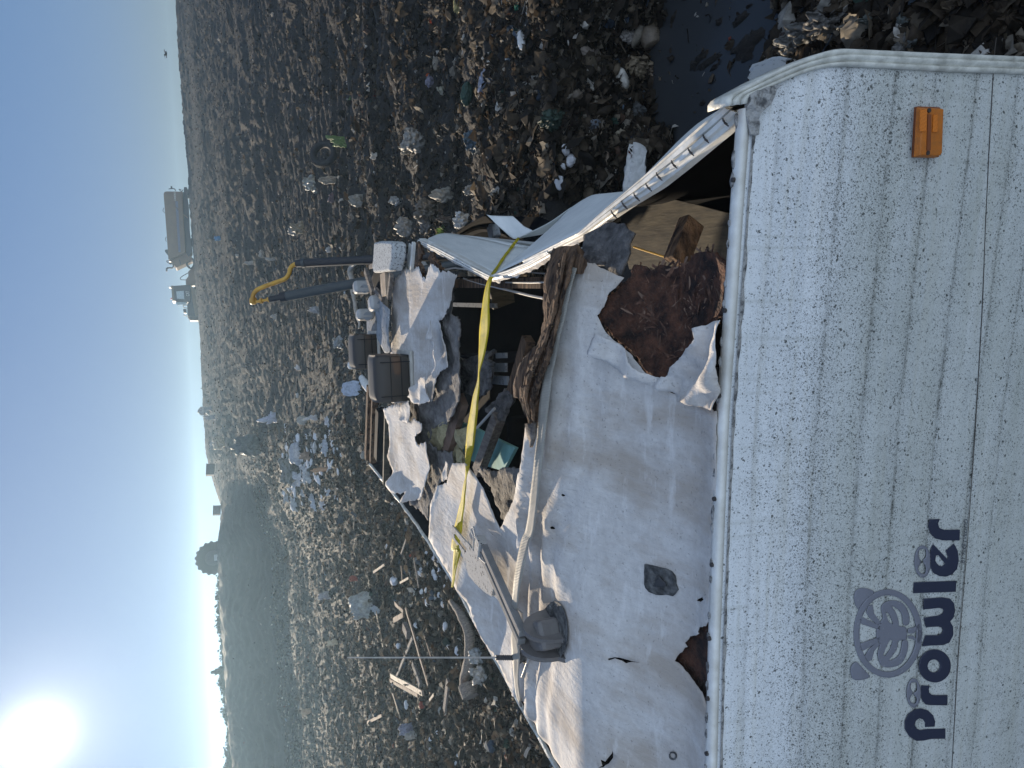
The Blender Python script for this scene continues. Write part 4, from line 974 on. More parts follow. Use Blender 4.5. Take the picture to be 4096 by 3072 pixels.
bk = [L(*r3(*p), -1.3) for p in ((1060, 500), (1340, 340), (1560, 345), (1790, 350), (1900, 400), (1850, 620), (1560, 610), (1300, 545))]
tpart('side_cavity_shade', bk, [tuple(range(8))], M['cavity'], solid=.01)  # near-black sheet filling the gap with painted shade
v, f = box(L(*r3(1400, 470), -.7), (.12, .10, .06), Matrix.Rotation(.5, 3, 'Z')); tpart('bracket', v, f, M['galv'], bevel=.006)

# ---- body: floor, left wall, far wall, interior
v, f = box((-1.2, 2.45, -2.02), (2.5, 5.0, .06)); tpart('floor_panel', v, f, M['floor_in'])
LE = [D(1262, 1760), D(1208, 1659), D(1122, 1510), D(1040, 1362), D(985, 1262), D(925, 1165), D(890, 1115), D(860, 1075), D(800, 1000)]
le = [L(*p, -.02) for p in LE]; le = [V((-2.47, .03, -.01))]+le
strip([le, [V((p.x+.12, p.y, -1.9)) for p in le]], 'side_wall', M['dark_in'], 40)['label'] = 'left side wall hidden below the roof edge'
et = []
pts = [V(tuple(p)) for p in smoothline(le, 10)]
et.append(tube([p+V((-.012, 0, .0+.006*mnoise.noise(p*6))) for p in pts], .014, 7)); et.append(tube([p+V((-.035, 0, -.02+.010*mnoise.noise(p*5))) for p in pts], .009, 6))
v, f = merge(*et); tpart('edge_trim', v, f, M['trim_dirty'])
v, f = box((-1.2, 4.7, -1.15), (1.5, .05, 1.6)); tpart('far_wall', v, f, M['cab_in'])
v, f = box((-1.25, 2.5, -2.2), (1.9, 4.6, .22)); tpart('chassis', v, f, M['steel'])
v, f = box((-.75, 2.5, -1.5), (.5, .9, .9)); cb = tpart('wardrobe', v, f, M['cab_in'], bevel=.006)
v, f = box((-1.7, 3.9, -1.3), (1.2, .7, 1.2)); tpart('kitchen_unit', v, f, M['cab_in'], bevel=.006)
v, f = bar(L(*r3(1450, 890), -.5), L(*r3(1480, 1080), -.55), .16, .03, (0, 1, 0)); tpart('shelf_board', v, f, M['ply'])
v, f = bar(L(*r3(1060, 1075), -.45), L(*r3(1420, 1085), -.45), .03, .02); tpart('shelf_edge', v, f, M['galv'])
v, f = bar(L(*r3(1030, 900), -.10), L(*r3(1830, 895), -.10), .05, .05); tpart('roof_joist', v, f, M['rot'])
v, f = tube([L(*r4(1660, 560), -.9), L(*r4(1665, 760), -.9)], .14, 16); tpart('round_tank', v, f, M['cab_in'], smooth=True)
# teal cupboard carcass with wool beside it
tq = [L(*r4(*p), -.20) for p in ((1112, 588), (1250, 642), (1360, 700), (1592, 812), (1490, 1002), (1310, 950), (1180, 900), (1062, 872))]
tpart('teal_panel', tq, [tuple(range(8))[::-1]], M['teal'], solid=.02)
def clump(name, fr, pl, z, mt, seed, amp=.05, step=.02):
    P = [jag([L(*fr(*p), z)[:2] for p in pl], .03, .03, seed)]
    vs2, f2 = fill(P, step); vs = []
    for x, y in vs2: vs.append(V((x, y, z+amp*mnoise.noise(V((x*8, y*8, seed)))+amp*.7*abs(mnoise.noise(V((x*20, y*20, seed)))))))
    return tpart(name, vs, f2, mt, smooth=False, solid=.02)
clump('wool_batt', r4, [(885, 650), (960, 620), (1055, 595), (1040, 680), (1000, 790), (940, 830), (905, 790), (920, 720), (885, 700)], -.06, M['wool'], 1)
clump('wool_batt', r4, [(1060, 690), (1120, 640), (1185, 650), (1180, 780), (1120, 830), (1170, 900), (1150, 925), (1060, 930), (1048, 800)], -.08, M['wool'], 2)
clump('insulation_clump', r4, [(1110, 100), (1240, 60), (1400, -10), (1440, 60), (1450, 110), (1390, 130), (1400, 220), (1380, 350), (1290, 370), (1200, 360), (1110, 350)], -.16, M['insul'], 3, .08)
clump('insulation_clump', r4, [(1420, 400), (1500, 340), (1570, 370), (1560, 480), (1520, 570), (1440, 560), (1405, 500)], -.16, M['insul'], 4, .07)
clump('insulation_clump', r3, [(1010, 880), (1090, 870), (1100, 920), (1060, 960), (1070, 1060), (1030, 1100), (1000, 1080)], -.08, M['insul'], 5, .05)
v, f = bar(L(*r4(1145, 410), -.07), L(*r4(1010, 850), -.06), .10, .04); tpart('cross_batten', v, f, M['oldwood'])
v, f = bar(L(*r4(1690, -90), -.20), L(*r4(1560, 360), -.19), .07, .05); tpart('roof_joist', v, f, M['rot'])
v, f = bar(L(*r4(1440, 560), -.12), L(*r4(1270, 1010), -.12), .075, .05); tpart('roof_joist', v, f, M['greywood'])
v, f = bar(L(*r4(1440, 560), -.199), L(*r4(1530, 345), -.20), .05, .045); tpart('roof_joist', v, f, M['greywood'])
for a, b, w in (((1425, 48), (1505, 45), .03), ((1410, 145), (1505, 145), .05), ((1380, 245), (1520, 255), .05)):
    v, f = bar(L(*r4(*a), -.25), L(*r4(*b), -.25), w, .015); tpart('lath', v, f, M['galv'])
for pl, z, r in (([(945, 795), (1080, 772), (1200, 785)], -.05, .006), ([(1150, 860), (1300, 905), (1500, 950), (1700, 1000), (1810, 1022)], -.08, .006), ([(1500, 810), (1650, 802), (1850, 820)], -.10, .004), ([(1500, 890), (1720, 893), (1830, 890)], -.07, .004)):
    v, f = tube([L(*r3(*p), z) for p in pl], r, 6); tpart('cable', v, f, M['wire'])
v, f = tube([L(*r4(*p), -.1) for p in ((1408, 485), (1340, 560), (1262, 645))], .008, 6); tpart('cable', v, f, M['wire'])
# strips and junk at the far right corner of the roof
v, f = merge(bar(L(*r3(738, 560), .02), L(*r3(715, 830), .02), .03, .02), bar(L(*r3(715, 580), .0), L(*r3(690, 815), .01), .09, .008)); tpart('loose_trim', v, f, M['trim'])
clump('charred_wood', r3, [(760, 570), (800, 560), (830, 640), (800, 700), (830, 790), (800, 850), (770, 700)], .0, M['rot'], 8, .04)
clump('charred_wood', r3, [(870, 640), (930, 620), (950, 700), (1000, 800), (930, 770), (880, 720)], -.05, M['rot'], 9, .04)

# ---- roof fittings
def vent(name, fr, foot, wpx, hpx, dep, label):
    c = Lr(*fr(*foot)); d = (wld(c)-CAM).dot(fw); w = wpx*d/FPX; h = hpx*d/FPX*1.0
    ang = math.radians(4); R = Matrix.Rotation(ang, 3, 'Z'); n, k = 14, 9
    pts = []
    # front face slightly convex, roof rounded, open at the rear
    prof = [(0, .0), (-.012, .15), (-.016, .45), (-.012, .75), (.0, .90), (.03, .98), (.08, 1.0), (dep*.5, 1.0), (dep-.05, .95), (dep, .86)]
    vs, fs = [], []
    for yy, zz in prof:
        for i in range(n+1):
            u = i/n*2-1; e = abs(u)**6
            taper = 1-.05*(1-zz)
            vs.append(c+R@V((u*w/2*taper, yy+.02*e, zz*h-.015*e*(zz > .85)))+V((0, 0, .004)))
    m = n+1
    for j in range(len(prof)-1):
        for i in range(n): fs.append((j*m+i, j*m+i+1, (j+1)*m+i+1, (j+1)*m+i))
    for i0 in (0, n):     # side cheeks down to the flange
        base_ = len(vs)
        for yy, zz in prof:
            u = -1 if i0 == 0 else 1; vs.append(c+R@V((u*w/2*.95, yy+.02, .004)))
        for j in range(len(prof)-1):
            q = (j*m+i0, base_+j, base_+j+1, (j+1)*m+i0); fs.append(q if i0 == 0 else q[::-1])
    o = tpart(name, vs, fs, M['smoke'], smooth=True, solid=.004); o['label'] = label
    gv = []
    for u in (-.36, .36):
        gv.append(bar(c+R@V((u*w, -.019, .02)), c+R@V((u*w, -.019, h*.9)), .006, .004, (0, 1, 0)))
    for z_ in (.33, .62):
        gv.append(bar(c+R@V((-w*.47, -.0195, h*z_)), c+R@V((w*.47, -.0195, h*z_)), .005, .004, (0, 1, 0)))
    v, f = merge(*gv); tpart('panel_groove', v, f, M['groove'], parent=o)
    v, f = box(c+V((0, dep*.45, .012)), (w*1.1, dep*1.1, .02), R); tpart('vent_flange', v, f, M['ventrim'], parent=o, bevel=.004)
    v, f = box(c+V((0, dep*.45, .07)), (w*.8, dep*.75, .05), R); tpart('vent_lid', v, f, M['groove'], parent=o, bevel=.01)
    for u in (-1, 1):
        v, f = bar(c+R@V((u*w*.47, .0, .012)), c+R@V((u*w*.47, dep*.6, .012)), .02, .03); tpart('vent_bracket', v, f, M['ramdark'], parent=o)
    return o
vent('roof_vent_cover', r4, (728, 232), 188, 147, .34, 'nearer smoke brown roof vent cover')
vent('roof_vent_cover', r4, (455, 10), 138, 100, .34, 'farther smoke brown roof vent cover partly behind the other')
# bent sheets, plumbing caps, dark sheet standing in for a hole's shade at the far end
gp = [rv(*p) for p in ((75, 665), (130, 640), (165, 660), (245, 800), (250, 1100), (270, 1205), (200, 1215), (150, 1040), (100, 800))]
rsheet('bent_cover_sheet', [gp], .07, M['galv'], .04, .05, .01, lambda x, y: .04*mnoise.noise(V((x*4, y*4, 0))), .004)
hp = [rv(*p) for p in ((100, 400), (160, 385), (225, 410), (235, 520), (215, 600), (165, 610), (120, 640), (85, 560))]
rsheet('dark_hatch', [hp], .04, M['dark_in'], .04, .05, .01, None, .006)  # no hatch: dark sheet standing in for a hole's shade
for (a, b, w) in (((30, 430), (100, 650), .05), ((125, 610), (195, 705), .035), ((215, 330), (75, 400), .03), ((275, 470), (248, 690), .04)):
    v, f = bar(Lr(*rv(*a), .10), Lr(*rv(*b), .09), w, .025); tpart('broken_batten', v, f, M['greywood'])
v, f = bar(Lr(*rv(185, 575), .09), Lr(*rv(230, 555), .09), .16, .02); tpart('broken_batten', v, f, M['paleplank'])
for X, Y, s in ((218, 742, .11), (88, 848, .09), (58, 590, .10)):
    c = Lr(*rv(X+18, Y), .0); P, fs = [], []
    v1, f1 = box(c+V((0, 0, .07)), (s, s, .14), Matrix.Rotation(.3, 3, 'Z')); o = tpart('vent_cap', v1, f1, M['cap'], bevel=.025)
    v1, f1 = tube([c+V((-.01, -s/2-.003, .06)), c+V((-.01, -s/2-.001, .06))], .035, 16); tpart('cap_mark', v1, f1, M['galv'], parent=o)
v, f = bar(L(*rv(45, 950), .02), L(*rv(130, 960), .02), .26, .01); tpart('bent_cover_sheet', v, f, M['galv'])
# long dark boards along the far left edge
for a, b, w, mt in (((375, 300), (355, 900), .07, 'rot'), ((415, 330), (395, 930), .05, 'rot'), ((520, 520), (505, 1110), .03, 'ply'), ((455, 500), (440, 900), .10, 'dark_in')):
    v, f = bar(L(*r4(*a), .0), L(*r4(*b), .0), w, .05); tpart('edge_board', v, f, M[mt])

# ---- folded television antenna
an = tpart('tv_antenna', *merge(*[([Lr(*r5(1565+92*math.cos(a)*1.0, 725+205*math.sin(a)), .004+.012*k) for a in np.linspace(0, 2*math.pi, 24, endpoint=False) for k in (0, 1)], [(i*2, (i*2+2) % 48, (i*2+3) % 48, i*2+1) for i in range(24)]+[tuple(i*2+1 for i in range(24))])]), M['patch'])
an['label'] = 'folded grey television antenna with lichen spots'
bs = Lr(*r5(1570, 730)); BOWL[0] = 1; _h = Lr(*r5(1100, 200), .07); hd = Ldist(*r5(1065, 140), (wld(_h)-CAM).dot(fw)); zpl = Lr(*r5(1050, 250), .05).z; BOWL[0] = 0
a0 = bs+V((0, .02, .13)); dirv = (hd-a0)
sidev = dirv.normalized().cross(V((0, 0, 1))).normalized()
for s, nm in ((-.018, 0), (.022, 1)):
    v, f = bar(a0+sidev*s-dirv*.02, hd+sidev*s, .028, .030); o = tpart('arm', v, f, M['antarm'], bevel=.003, parent=an)
v, f = bar(hd-dirv.normalized()*.04+V((0, 0, .004)), hd+dirv.normalized()*.02+V((0, 0, .004)), .085, .040); tpart('arm_head', v, f, M['antplate'], bevel=.003, parent=an)
# gear housing: a shell between two round cheeks
for s in (-.034, .034):
    pts = []
    cc = bs+sidev*s
    pr_ = [(math.cos(a), math.sin(a)) for a in np.linspace(0, math.pi, 14)]
    f_ = dirv.normalized(); f_.z = 0; f_.normalize()
    P1 = [cc+f_*(.075*c-.01)+V((0, 0, .02+.115*si)) for c, si in pr_]+[cc+f_*-.10, cc+f_*.08]
    P2 = [p+sidev*(.020 if s > 0 else -.020) for p in P1]; k = len(P1)
    tpart('gear_housing', P1+P2, [tuple(range(k)), tuple(range(2*k-1, k-1, -1))]+[(i, (i+1) % k, k+(i+1) % k, k+i) for i in range(k)], M['antgear'], bevel=.004, parent=an)
v, f = box(bs+V((0, 0, .05)), (.11, .16, .10), Matrix.Rotation(.5, 3, 'Z')); tpart('gear_housing', v, f, M['antgear'], bevel=.02, parent=an)
# the slotted bar and the round-ended wing, flat plates carried by the head
zb = hd.z-.02
def plate(name, pl, z, mt, th=.008):
    P = [[tuple(L(*r5(*p), z)[:2]) for p in q] for q in pl]; vs2, f2 = fill(P, .05)
    return tpart(name, [V((x, y, z)) for x, y in vs2], f2, mt, solid=th, parent=an)
plate('slotted_bar', [[(872, 2), (970, 118), (1160, 380), (1300, 560), (1345, 600), (1355, 690), (1320, 668), (1150, 470), (960, 245), (866, 118)], [(882, 62), (896, 62), (975, 165), (965, 188), (890, 92)]], zpl, M['antplate'])
plate('wing', [[(972, 112), (1015, 172), (1085, 248), (1148, 330), (1158, 395), (1146, 488), (1105, 465), (1040, 408), (985, 345), (966, 285)]], zpl+.012, M['antplate'])
v, f = tube([L(*r5(*p), hd.z+.02) for p in ((1012, 165), (1015, 80), (998, 30), (1012, 12), (1030, 90), (1040, 190), (1065, 235), (1098, 262))], .004, 6); tpart('coax_lead', v, f, M['wire'], parent=an)
v, f = tube([bs+V((-.02, -.05, .05)), Lr(*r5(1440, 720), .06), Lr(*r5(1405, 790), .015), Lr(*r5(1395, 900), .01), Lr(*r5(1345, 1040), .008)], .005, 6); tpart('coax_lead', v, f, M['wire'], parent=an)
# radio whip
wb = Lr(*r5(1352, 892)); dep = (wld(wb)-CAM).dot(fw); sp0 = Ldist(*r5(1285, 906), dep); sp1 = Ldist(*r5(1165, 905), dep-.02); tip = Ldist(*r5(150, 905), dep-.12)
wh = tpart('whip_antenna', *tube([sp1, tip], [.004, .0025], 6), M['wire']); wh['label'] = 'thin whip antenna standing at the left edge'
v, f = tube([sp0+(sp1-sp0)*(k/16) for k in range(17)], [.012 if k % 2 else .009 for k in range(17)], 10); tpart('spring_base', v, f, M['steel'], parent=wh)
v, f = tube([wb, wb+V((0, 0, .02)), sp0], [.035, .03, .012], 12); tpart('foot_mount', v, f, M['patch'], parent=wh)
v, f = tube([tip, tip+(tip-sp1).normalized()*.012], .005, 8); tpart('tip_bead', v, f, M['steel'], parent=wh)
# porthole lamp on the far side of the corner trim
lp = [Ldist(*rt5(*p), 2.05) for p in ((915, 570), (935, 535), (1000, 515), (1080, 482), (1130, 476), (1190, 488), (1100, 520), (990, 580), (940, 600))]
c_ = sum(lp, V())/9; v = lp+[p+V((.03, .03, -.03)) for p in lp]; tpart('side_lamp', v, [tuple(range(9)), tuple(range(17, 8, -1))]+[(i, (i+1) % 9, 9+(i+1) % 9, 9+i) for i in range(9)], M['galv'], bevel=.004)
# ================================================================== straps lying over the wreck
def strap(name, pts, mt, label, cat, surf, n=6, th=.003, twist=()):
    """pts: (x, y, half width) in photo pixels; the strap's width lies across its run on the surface"""
    S = smoothline([(p[0], p[1], p[2], p[3]) for p in pts], n); vs, uvs = [], []
    s = 0; prev = None
    for i, (x, y, hw, dz) in enumerate(S):
        a = np.array(S[max(i-1, 0)][:2]); b = np.array(S[min(i+1, len(S)-1)][:2]); t = (b-a)/np.linalg.norm(b-a); nn = np.array((-t[1], t[0]))
        p0 = surf(x-nn[0]*hw, y-nn[1]*hw, dz); p1 = surf(x+nn[0]*hw, y+nn[1]*hw, dz)
        tw = 0.0
        W0, W1 = wld(p0), wld(p1); c = (W0+W1)/2
        if prev is not None: s += (c-prev).length
        prev = c
        for k in range(5):
            f = k/4; q = W0.lerp(W1, f)+V((0, 0, .004*mnoise.noise(V((s*9, f*2, 0))))); vs.append(q); uvs.append((f, s))
    fs = [(i*5+k, i*5+k+1, (i+1)*5+k+1, (i+1)*5+k) for i in range(len(S)-1) for k in range(4)]
    o = single(name, vs, fs, mt, label, cat, smooth=True, solid=th)
    uv = o.data.uv_layers.new(name='UVMap')
    for lp_ in o.data.loops: uv.data[lp_.index].uv = uvs[lp_.vertex_index]
    return o
def q(fr, X, Y, w, dz): x, y = fr(X, Y); return (x, y, w, dz)
def flat(x, y, dz):
    if y < 1780: return L(x, y, dz)
    BOWL[0] = 1; p = Lr(x, y, .03); BOWL[0] = 0; k = float(ss(1780, 1900, y)); return L(x, y, dz*(1-k)+max(p.z, dz)*k)
strap('ratchet_strap', [q(r3, 1608, 522, 5, -.40), q(r3, 1500, 660, 5, -.20), q(r3, 1420, 780, 5.5, -.04), q(r3, 1378, 850, 7, .015), q(r3, 1352, 930, 8.5, .03), q(r3, 1335, 1060, 13, .035), q(r3, 1328, 1200, 18, .04), q(r3, 1318, 1320, 18, .04), q(r3, 1302, 1470, 12, .045), q(r3, 1280, 1620, 4, .05), q(r4, 1272, 260, 5, .05), q(r4, 1250, 400, 11, .05), q(r4, 1228, 560, 16, .05), q(r4, 1210, 720, 17, .05), q(r4, 1190, 880, 13, .05), q(r4, 1171, 1040, 3.2, .05), q(r4, 1160, 1120, 5, .05), q(r4, 1135, 1300, 10, .05), q(r4, 1105, 1480, 15, .05), q(r4, 1080, 1640, 15, .05), q(r5, 905, 160, 15, .045), q(r5, 890, 260, 9, .04), q(r5, 873, 400, 4, .03), q(r5, 868, 425, 3, -.02)], M['ystrap'], 'yellow webbing strap stretched over the hole in the trailer roof', 'strap', flat)
strap('webbing_strap', [q(r9, 735, 130, 9, .05), q(r9, 690, 260, 15, .055), q(r9, 640, 430, 19, .055), q(r9, 597, 610, 20, .055), q(r9, 562, 790, 19, .05), q(r9, 530, 980, 18, .05), q(r9, 508, 1160, 17, .05), q(r9, 490, 1350, 17, .05), q(r9, 468, 1550, 16, .05), q(r5, 1405, 0, 16, .035), q(r5, 1368, 110, 16, .05), q(r5, 1335, 260, 15, .09), q(r5, 1312, 400, 14, .12), q(r5, 1296, 540, 11, .12), q(r5, 1290, 680, 7, .09), q(r5, 1296, 790, 13, .06), q(r5, 1304, 900, 14, .045), q(r5, 1305, 1010, 10, .04), q(r5, 1312, 1110, 8, .03), q(r5, 1326, 1195, 6, .01), q(r5, 1338, 1240, 5, -.06)], M['wstrap'], 'flat off white webbing strap running across the trailer roof beside the rotten rafter', 'strap', lambda x, y, dz: Lr(x, y, dz))

# speckled cushion on the far right roof corner
bc = [rv(*p) for p in ((232, 165), (300, 152), (400, 158), (422, 180), (415, 300), (385, 435), (330, 445), (225, 455), (212, 400), (225, 280))]
cpts = [L(*p, .05) for p in bc]; v = [wld(p) for p in cpts]+[wld(p+V((0, .03, .09))) for p in cpts]; n = len(cpts)
single('foam_block', v, [tuple(range(n, 2*n)), tuple(range(n-1, -1, -1))]+[(i, (i+1) % n, n+(i+1) % n, n+i) for i in range(n)], M['block'], 'speckled grey foam cushion lying on the far right corner of the trailer roof', 'cushion', bevel=.015)

# ================================================================== pair of hydraulic rams behind the trailer
ra0, ra1 = Ldist(*rb(1215, 195), 6.6), Ldist(*rb(575, 228), 6.75); rb0, rb1 = Ldist(*rb(1105, 395), 6.6), Ldist(*rb(430, 520), 6.75)
ra0, ra1, rb0, rb1 = [wld(p) for p in (ra0, ra1, rb0, rb1)]
ga = ra0+(ra0-ra1)*.0; rampos = V(((ra0.x+rb0.x)/2, (ra0.y+rb0.y)/2, ground_z((ra0.x+rb0.x)/2, (ra0.y+rb0.y)/2)))
RM = thing('hydraulic_rams', rampos, 'two upright steel hydraulic rams joined by a bent yellow pipe behind the trailer', 'hydraulic rams')
def lp2(ps): return [p-rampos for p in ps]
def rampart(name, a, b, r, mt, n=18):
    v, f = tube(lp2([a, b]), r, n); return part(name, v, f, mt, RM, smooth=False)
dA = (ra1-ra0).normalized(); dB = (rb1-rb0).normalized()
lowA = ra0-dA*1.6; lowB = rb0-dB*1.6
o = rampart('ram_barrel', lowA, ra1, .040, M['ramdark']); o['label'] = 'black ram barrel'
rampart('ram_collar', ra0-dA*.02, ra0+dA*.10, .043, M['ramdark']); rampart('ram_cap', ra1-dA*.02, ra1+dA*.06, .036, M['ramdark']); rampart('ram_collar', ra1-dA*.03, ra1+dA*.0, .044, M['ramgrey'])
o = rampart('ram_barrel', lowB, rb1, .047, M['ramgrey']); o['label'] = 'grey ram barrel'
rampart('ram_collar', rb1-dB*.01, rb1+dB*.05, .050, M['ramdark']); rampart('ram_rod', rb1+dB*.05, rb1+dB*.17, .03, M['ramdark']); rampart('ram_rod', rb1+dB*.17, rb1+dB*.31, .013, M['ramyellow'])
for t in (.17, .25): rampart('ram_clamp', rb1+dB*t, rb1+dB*(t+.02), .024, M['ramyellow'])
dpt = (ra1-CAM).dot(fw)
hp_ = [CAM+ray(*rb(X, Y))*(dpt+k*.02) for k, (X, Y) in enumerate(((560, 228), (505, 238), (470, 268), (455, 320), (420, 365), (330, 400), (240, 432), (170, 465), (138, 510), (135, 560), (150, 572)))]
v, f = tube(lp2([V(tuple(p)) for p in smoothline(hp_, 5)]), .021, 12); part('bent_pipe', v, f, M['ramyellow'], RM, smooth=True)
v, f = box((CAM+ray(*rb(138, 560))*(dpt+.2))-rampos, (.07, .06, .07)); part('pipe_elbow', v, f, M['ramyellow'], RM, bevel=.02)

# ================================================================== articulated water tanker on the crest
tb = trace([800], [1180])[0]
TD = 93.0
def TP(x, y, dep=TD): return CAM+ray(x, y)*dep
zc = TP(800, 1180).z-1.2
tk = frame(600, 700, 2.593)
o0 = TP(850, 1080); TK = thing('water_tanker', (o0.x, o0.y, o0.z-1.2), 'dusty tan articulated water tanker with a dark cab on the crest', 'tanker')
T0 = V(TK.location)
depth = 3.0; view = V((fw.x, fw.y, 0)).normalized()
def extr(name, pl, mt, d0, d1, bev=.05, parent=None, fr=tk):
    A = [TP(*fr(*p), TD+d0)-T0 for p in pl]; B = [p+view*(d1-d0) for p in A]; n = len(pl)
    return part(name, A+B, [tuple(range(n)), tuple(range(2*n-1, n-1, -1))]+[(i, (i+1) % n, n+(i+1) % n, n+i)[::-1] for i in range(n)], mt, parent or TK, bevel=bev)
tank = extr('tank', [(140, 195), (150, 172), (170, 168), (340, 170), (345, 400), (370, 800), (360, 810), (205, 880), (190, 875), (175, 650)], M['tank'], 0, 3.2, .12)
extr('tank_belly', [(335, 175), (380, 180), (400, 300), (410, 560), (440, 790), (400, 850), (372, 806), (350, 480)], M['machdark'], .25, 2.8, .05)
extr('tank_front', [(208, 882), (360, 808), (395, 800), (450, 880), (420, 890), (350, 925), (272, 962), (245, 925)], M['tank'], .3, 2.9, .08)
extr('tank_stripe', [(262, 270), (290, 272), (320, 800), (295, 800)], M['blueband'], -.012, .02, 0, tank)
extr('rear_frame', [(352, 125), (380, 125), (400, 165), (400, 210), (380, 200), (350, 180)], M['machdark'], .5, 2.4, .03)
a = TP(*tk(268, 268), TD-.03)-T0; b = TP(*tk(266, 178), TD-.03)-T0; u_ = (TP(*tk(250, 268), TD-.03)-TP(*tk(268, 268), TD-.03))
tv, tf = textmesh('CARSBORO'); part('lettering', [a+(b-a)*x+u_*y for x, y in tv], tf, M['signw'], tank)
for pl, r in (([(265, 165), (255, 145), (225, 140), (195, 145)], .06), ([(225, 145), (222, 118)], .10), ([(330, 172), (300, 150), (325, 150)], .05), ([(330, 172), (345, 150)], .05), ([(155, 395), (135, 370), (145, 340)], .04), ([(168, 690), (160, 665), (170, 640)], .04),
              ([(195, 830), (165, 790), (175, 780), (185, 800)], .13), ([(215, 925), (180, 905), (178, 890), (215, 890)], .06), ([(240, 960), (240, 925), (200, 910)], .09), ([(235, 965), (180, 965), (172, 1000)], .11),
              ([(240, 325), (262, 330), (390, 445)], .05), ([(360, 880), (395, 850), (440, 870), (455, 930), (420, 970), (380, 930), (395, 890)], .10), ([(415, 960), (385, 920), (420, 895), (455, 900)], .07), ([(310, 880), (320, 930)], .12), ([(205, 885), (300, 920), (360, 800)], .05)):
    P = [TP(*tk(*p), TD+.4 if p[1] > 300 else TD+1.0)-T0 for p in pl]
    if pl[0] in ((240, 325),): P = [TP(*tk(*p), TD-.06)-T0 for p in pl]
    v, f = tube([V(tuple(p)) for p in smoothline(P, 4)], r, 7); part('pipework' if r > .06 else 'handrail', v, f, M['machdark'] if pl[0] != (240, 325) else M['tank'], TK)
extr('hitch', [(458, 935), (430, 968), (395, 1000), (398, 1050), (370, 1085), (372, 1140), (470, 1140), (470, 1000)], M['tank'], .6, 2.2, .08)
for pl in ([(395, 1015), (322, 1060), (322, 1085), (372, 1088)],):
    P = [TP(*tk(*p), TD+.7)-T0 for p in pl]; v, f = tube([V(tuple(p)) for p in smoothline(P, 4)], .05, 7); part('handrail', v, f, M['machdark'], TK)
cab = extr('cab', [(222, 1150), (365, 1140), (420, 1142), (420, 1322), (330, 1312), (235, 1305)], M['machdark'], 0, 2.2, .08)
extr('cab_roof', [(218, 1146), (242, 1146), (256, 1308), (232, 1306)], M['mach'], -.05, 2.25, .04, cab)
extr('cab_window', [(272, 1208), (350, 1200), (356, 1288), (280, 1282)], M['glass'], -.02, .03, .0, cab)
extr('windscreen', [(262, 1316), (375, 1318), (380, 1340), (285, 1348)], M['glass'], .2, 1.8, .02, cab)
a = TP(*tk(409, 1256), TD-.03)-T0; b = TP(*tk(403, 1204), TD-.03)-T0; u_ = (TP(*tk(376, 1256), TD-.03)-TP(*tk(409, 1256), TD-.03))
tv, tf = textmesh('CAT'); part('lettering', [a+(b-a)*x+u_*y for x, y in tv], tf, M['signw'], cab)
extr('hood', [(420, 1146), (420, 1320), (385, 1330), (388, 1460), (505, 1470), (492, 1300), (470, 1180)], M['machdark'], .1, 2.0, .06)
extr('mudguard', [(420, 1148), (472, 1182), (492, 1300), (500, 1460), (470, 1460), (440, 1300)], M['mach'], -.25, .1, .05)
gr_ = extr('grille', [(388, 1466), (502, 1470), (502, 1508), (418, 1508)], M['tank'], .2, 1.9, .03)
for k in range(7): extr('grille_bar', [(412+13*k, 1470), (418+13*k, 1470), (428+13*k, 1506), (422+13*k, 1506)], M['machdark'], .12, .19, 0, gr_)
extr('exhaust_stack', [(342, 1395), (350, 1385), (378, 1390), (380, 1435), (350, 1430)], M['machdark'], .6, 1.2, .05)
for pl in ([(385, 1350), (345, 1350), (345, 1370), (385, 1382)], [(388, 1462), (355, 1460), (352, 1445)]):
    P = [TP(*tk(*p), TD+.6)-T0 for p in pl]; v, f = tube([V(tuple(p)) for p in P], .05, 6); part('handrail', v, f, M['tank'], TK)
extr('beacon', [(213, 1274), (230, 1274), (230, 1288), (213, 1288)], M['red'], .8, 1.1, .02)
extr('sun_visor', [(195, 1158), (222, 1160), (224, 1172)], M['machdark'], .5, 1.8, .01)
def wheel(c, r, w):
    n = 40; ax_ = V((view.x, view.y, 0)); sx_ = V((view.y, -view.x, 0)); vs, fs = [], []
    pr_ = [(r*.55, -w/2), (r*.93, -w/2), (r, -w*.35), (r, w*.35), (r*.93, w/2), (r*.55, w/2)]
    for i in range(n):
        a = 2*math.pi*i/n; k = 1.0 if i % 2 else .96
        for rr_, t in pr_: vs.append(c+sx_*math.cos(a)*rr_*k+V((0, 0, math.sin(a)*rr_*k))+ax_*t)
    for i in range(n):
        for k in range(5): fs.append((i*6+k, i*6+k+1, ((i+1) % n)*6+k+1, ((i+1) % n)*6+k))
    return vs, fs
for X, Y in ((455, 330), (468, 700), (490, 1220), (500, 1400)):
    c = TP(*tk(X, Y), TD+.8)-T0-V((0, 0, .35)); v, f = wheel(c, .95, .7); w_ = part('wheel', v, f, M['rubber'], TK)
    v, f = tube([c-view*.3, c+view*.3], .54, 20); part('rim', v, f, M['tank'], w_)
# white spoil heap under the tank
chunk(tk(418, 540), 26, (.30, .31, .33), 'earth_mound', 'pale grey mound on the crest under the tanker', 'mound', seed=3, flat=(2.6, 1, .5))

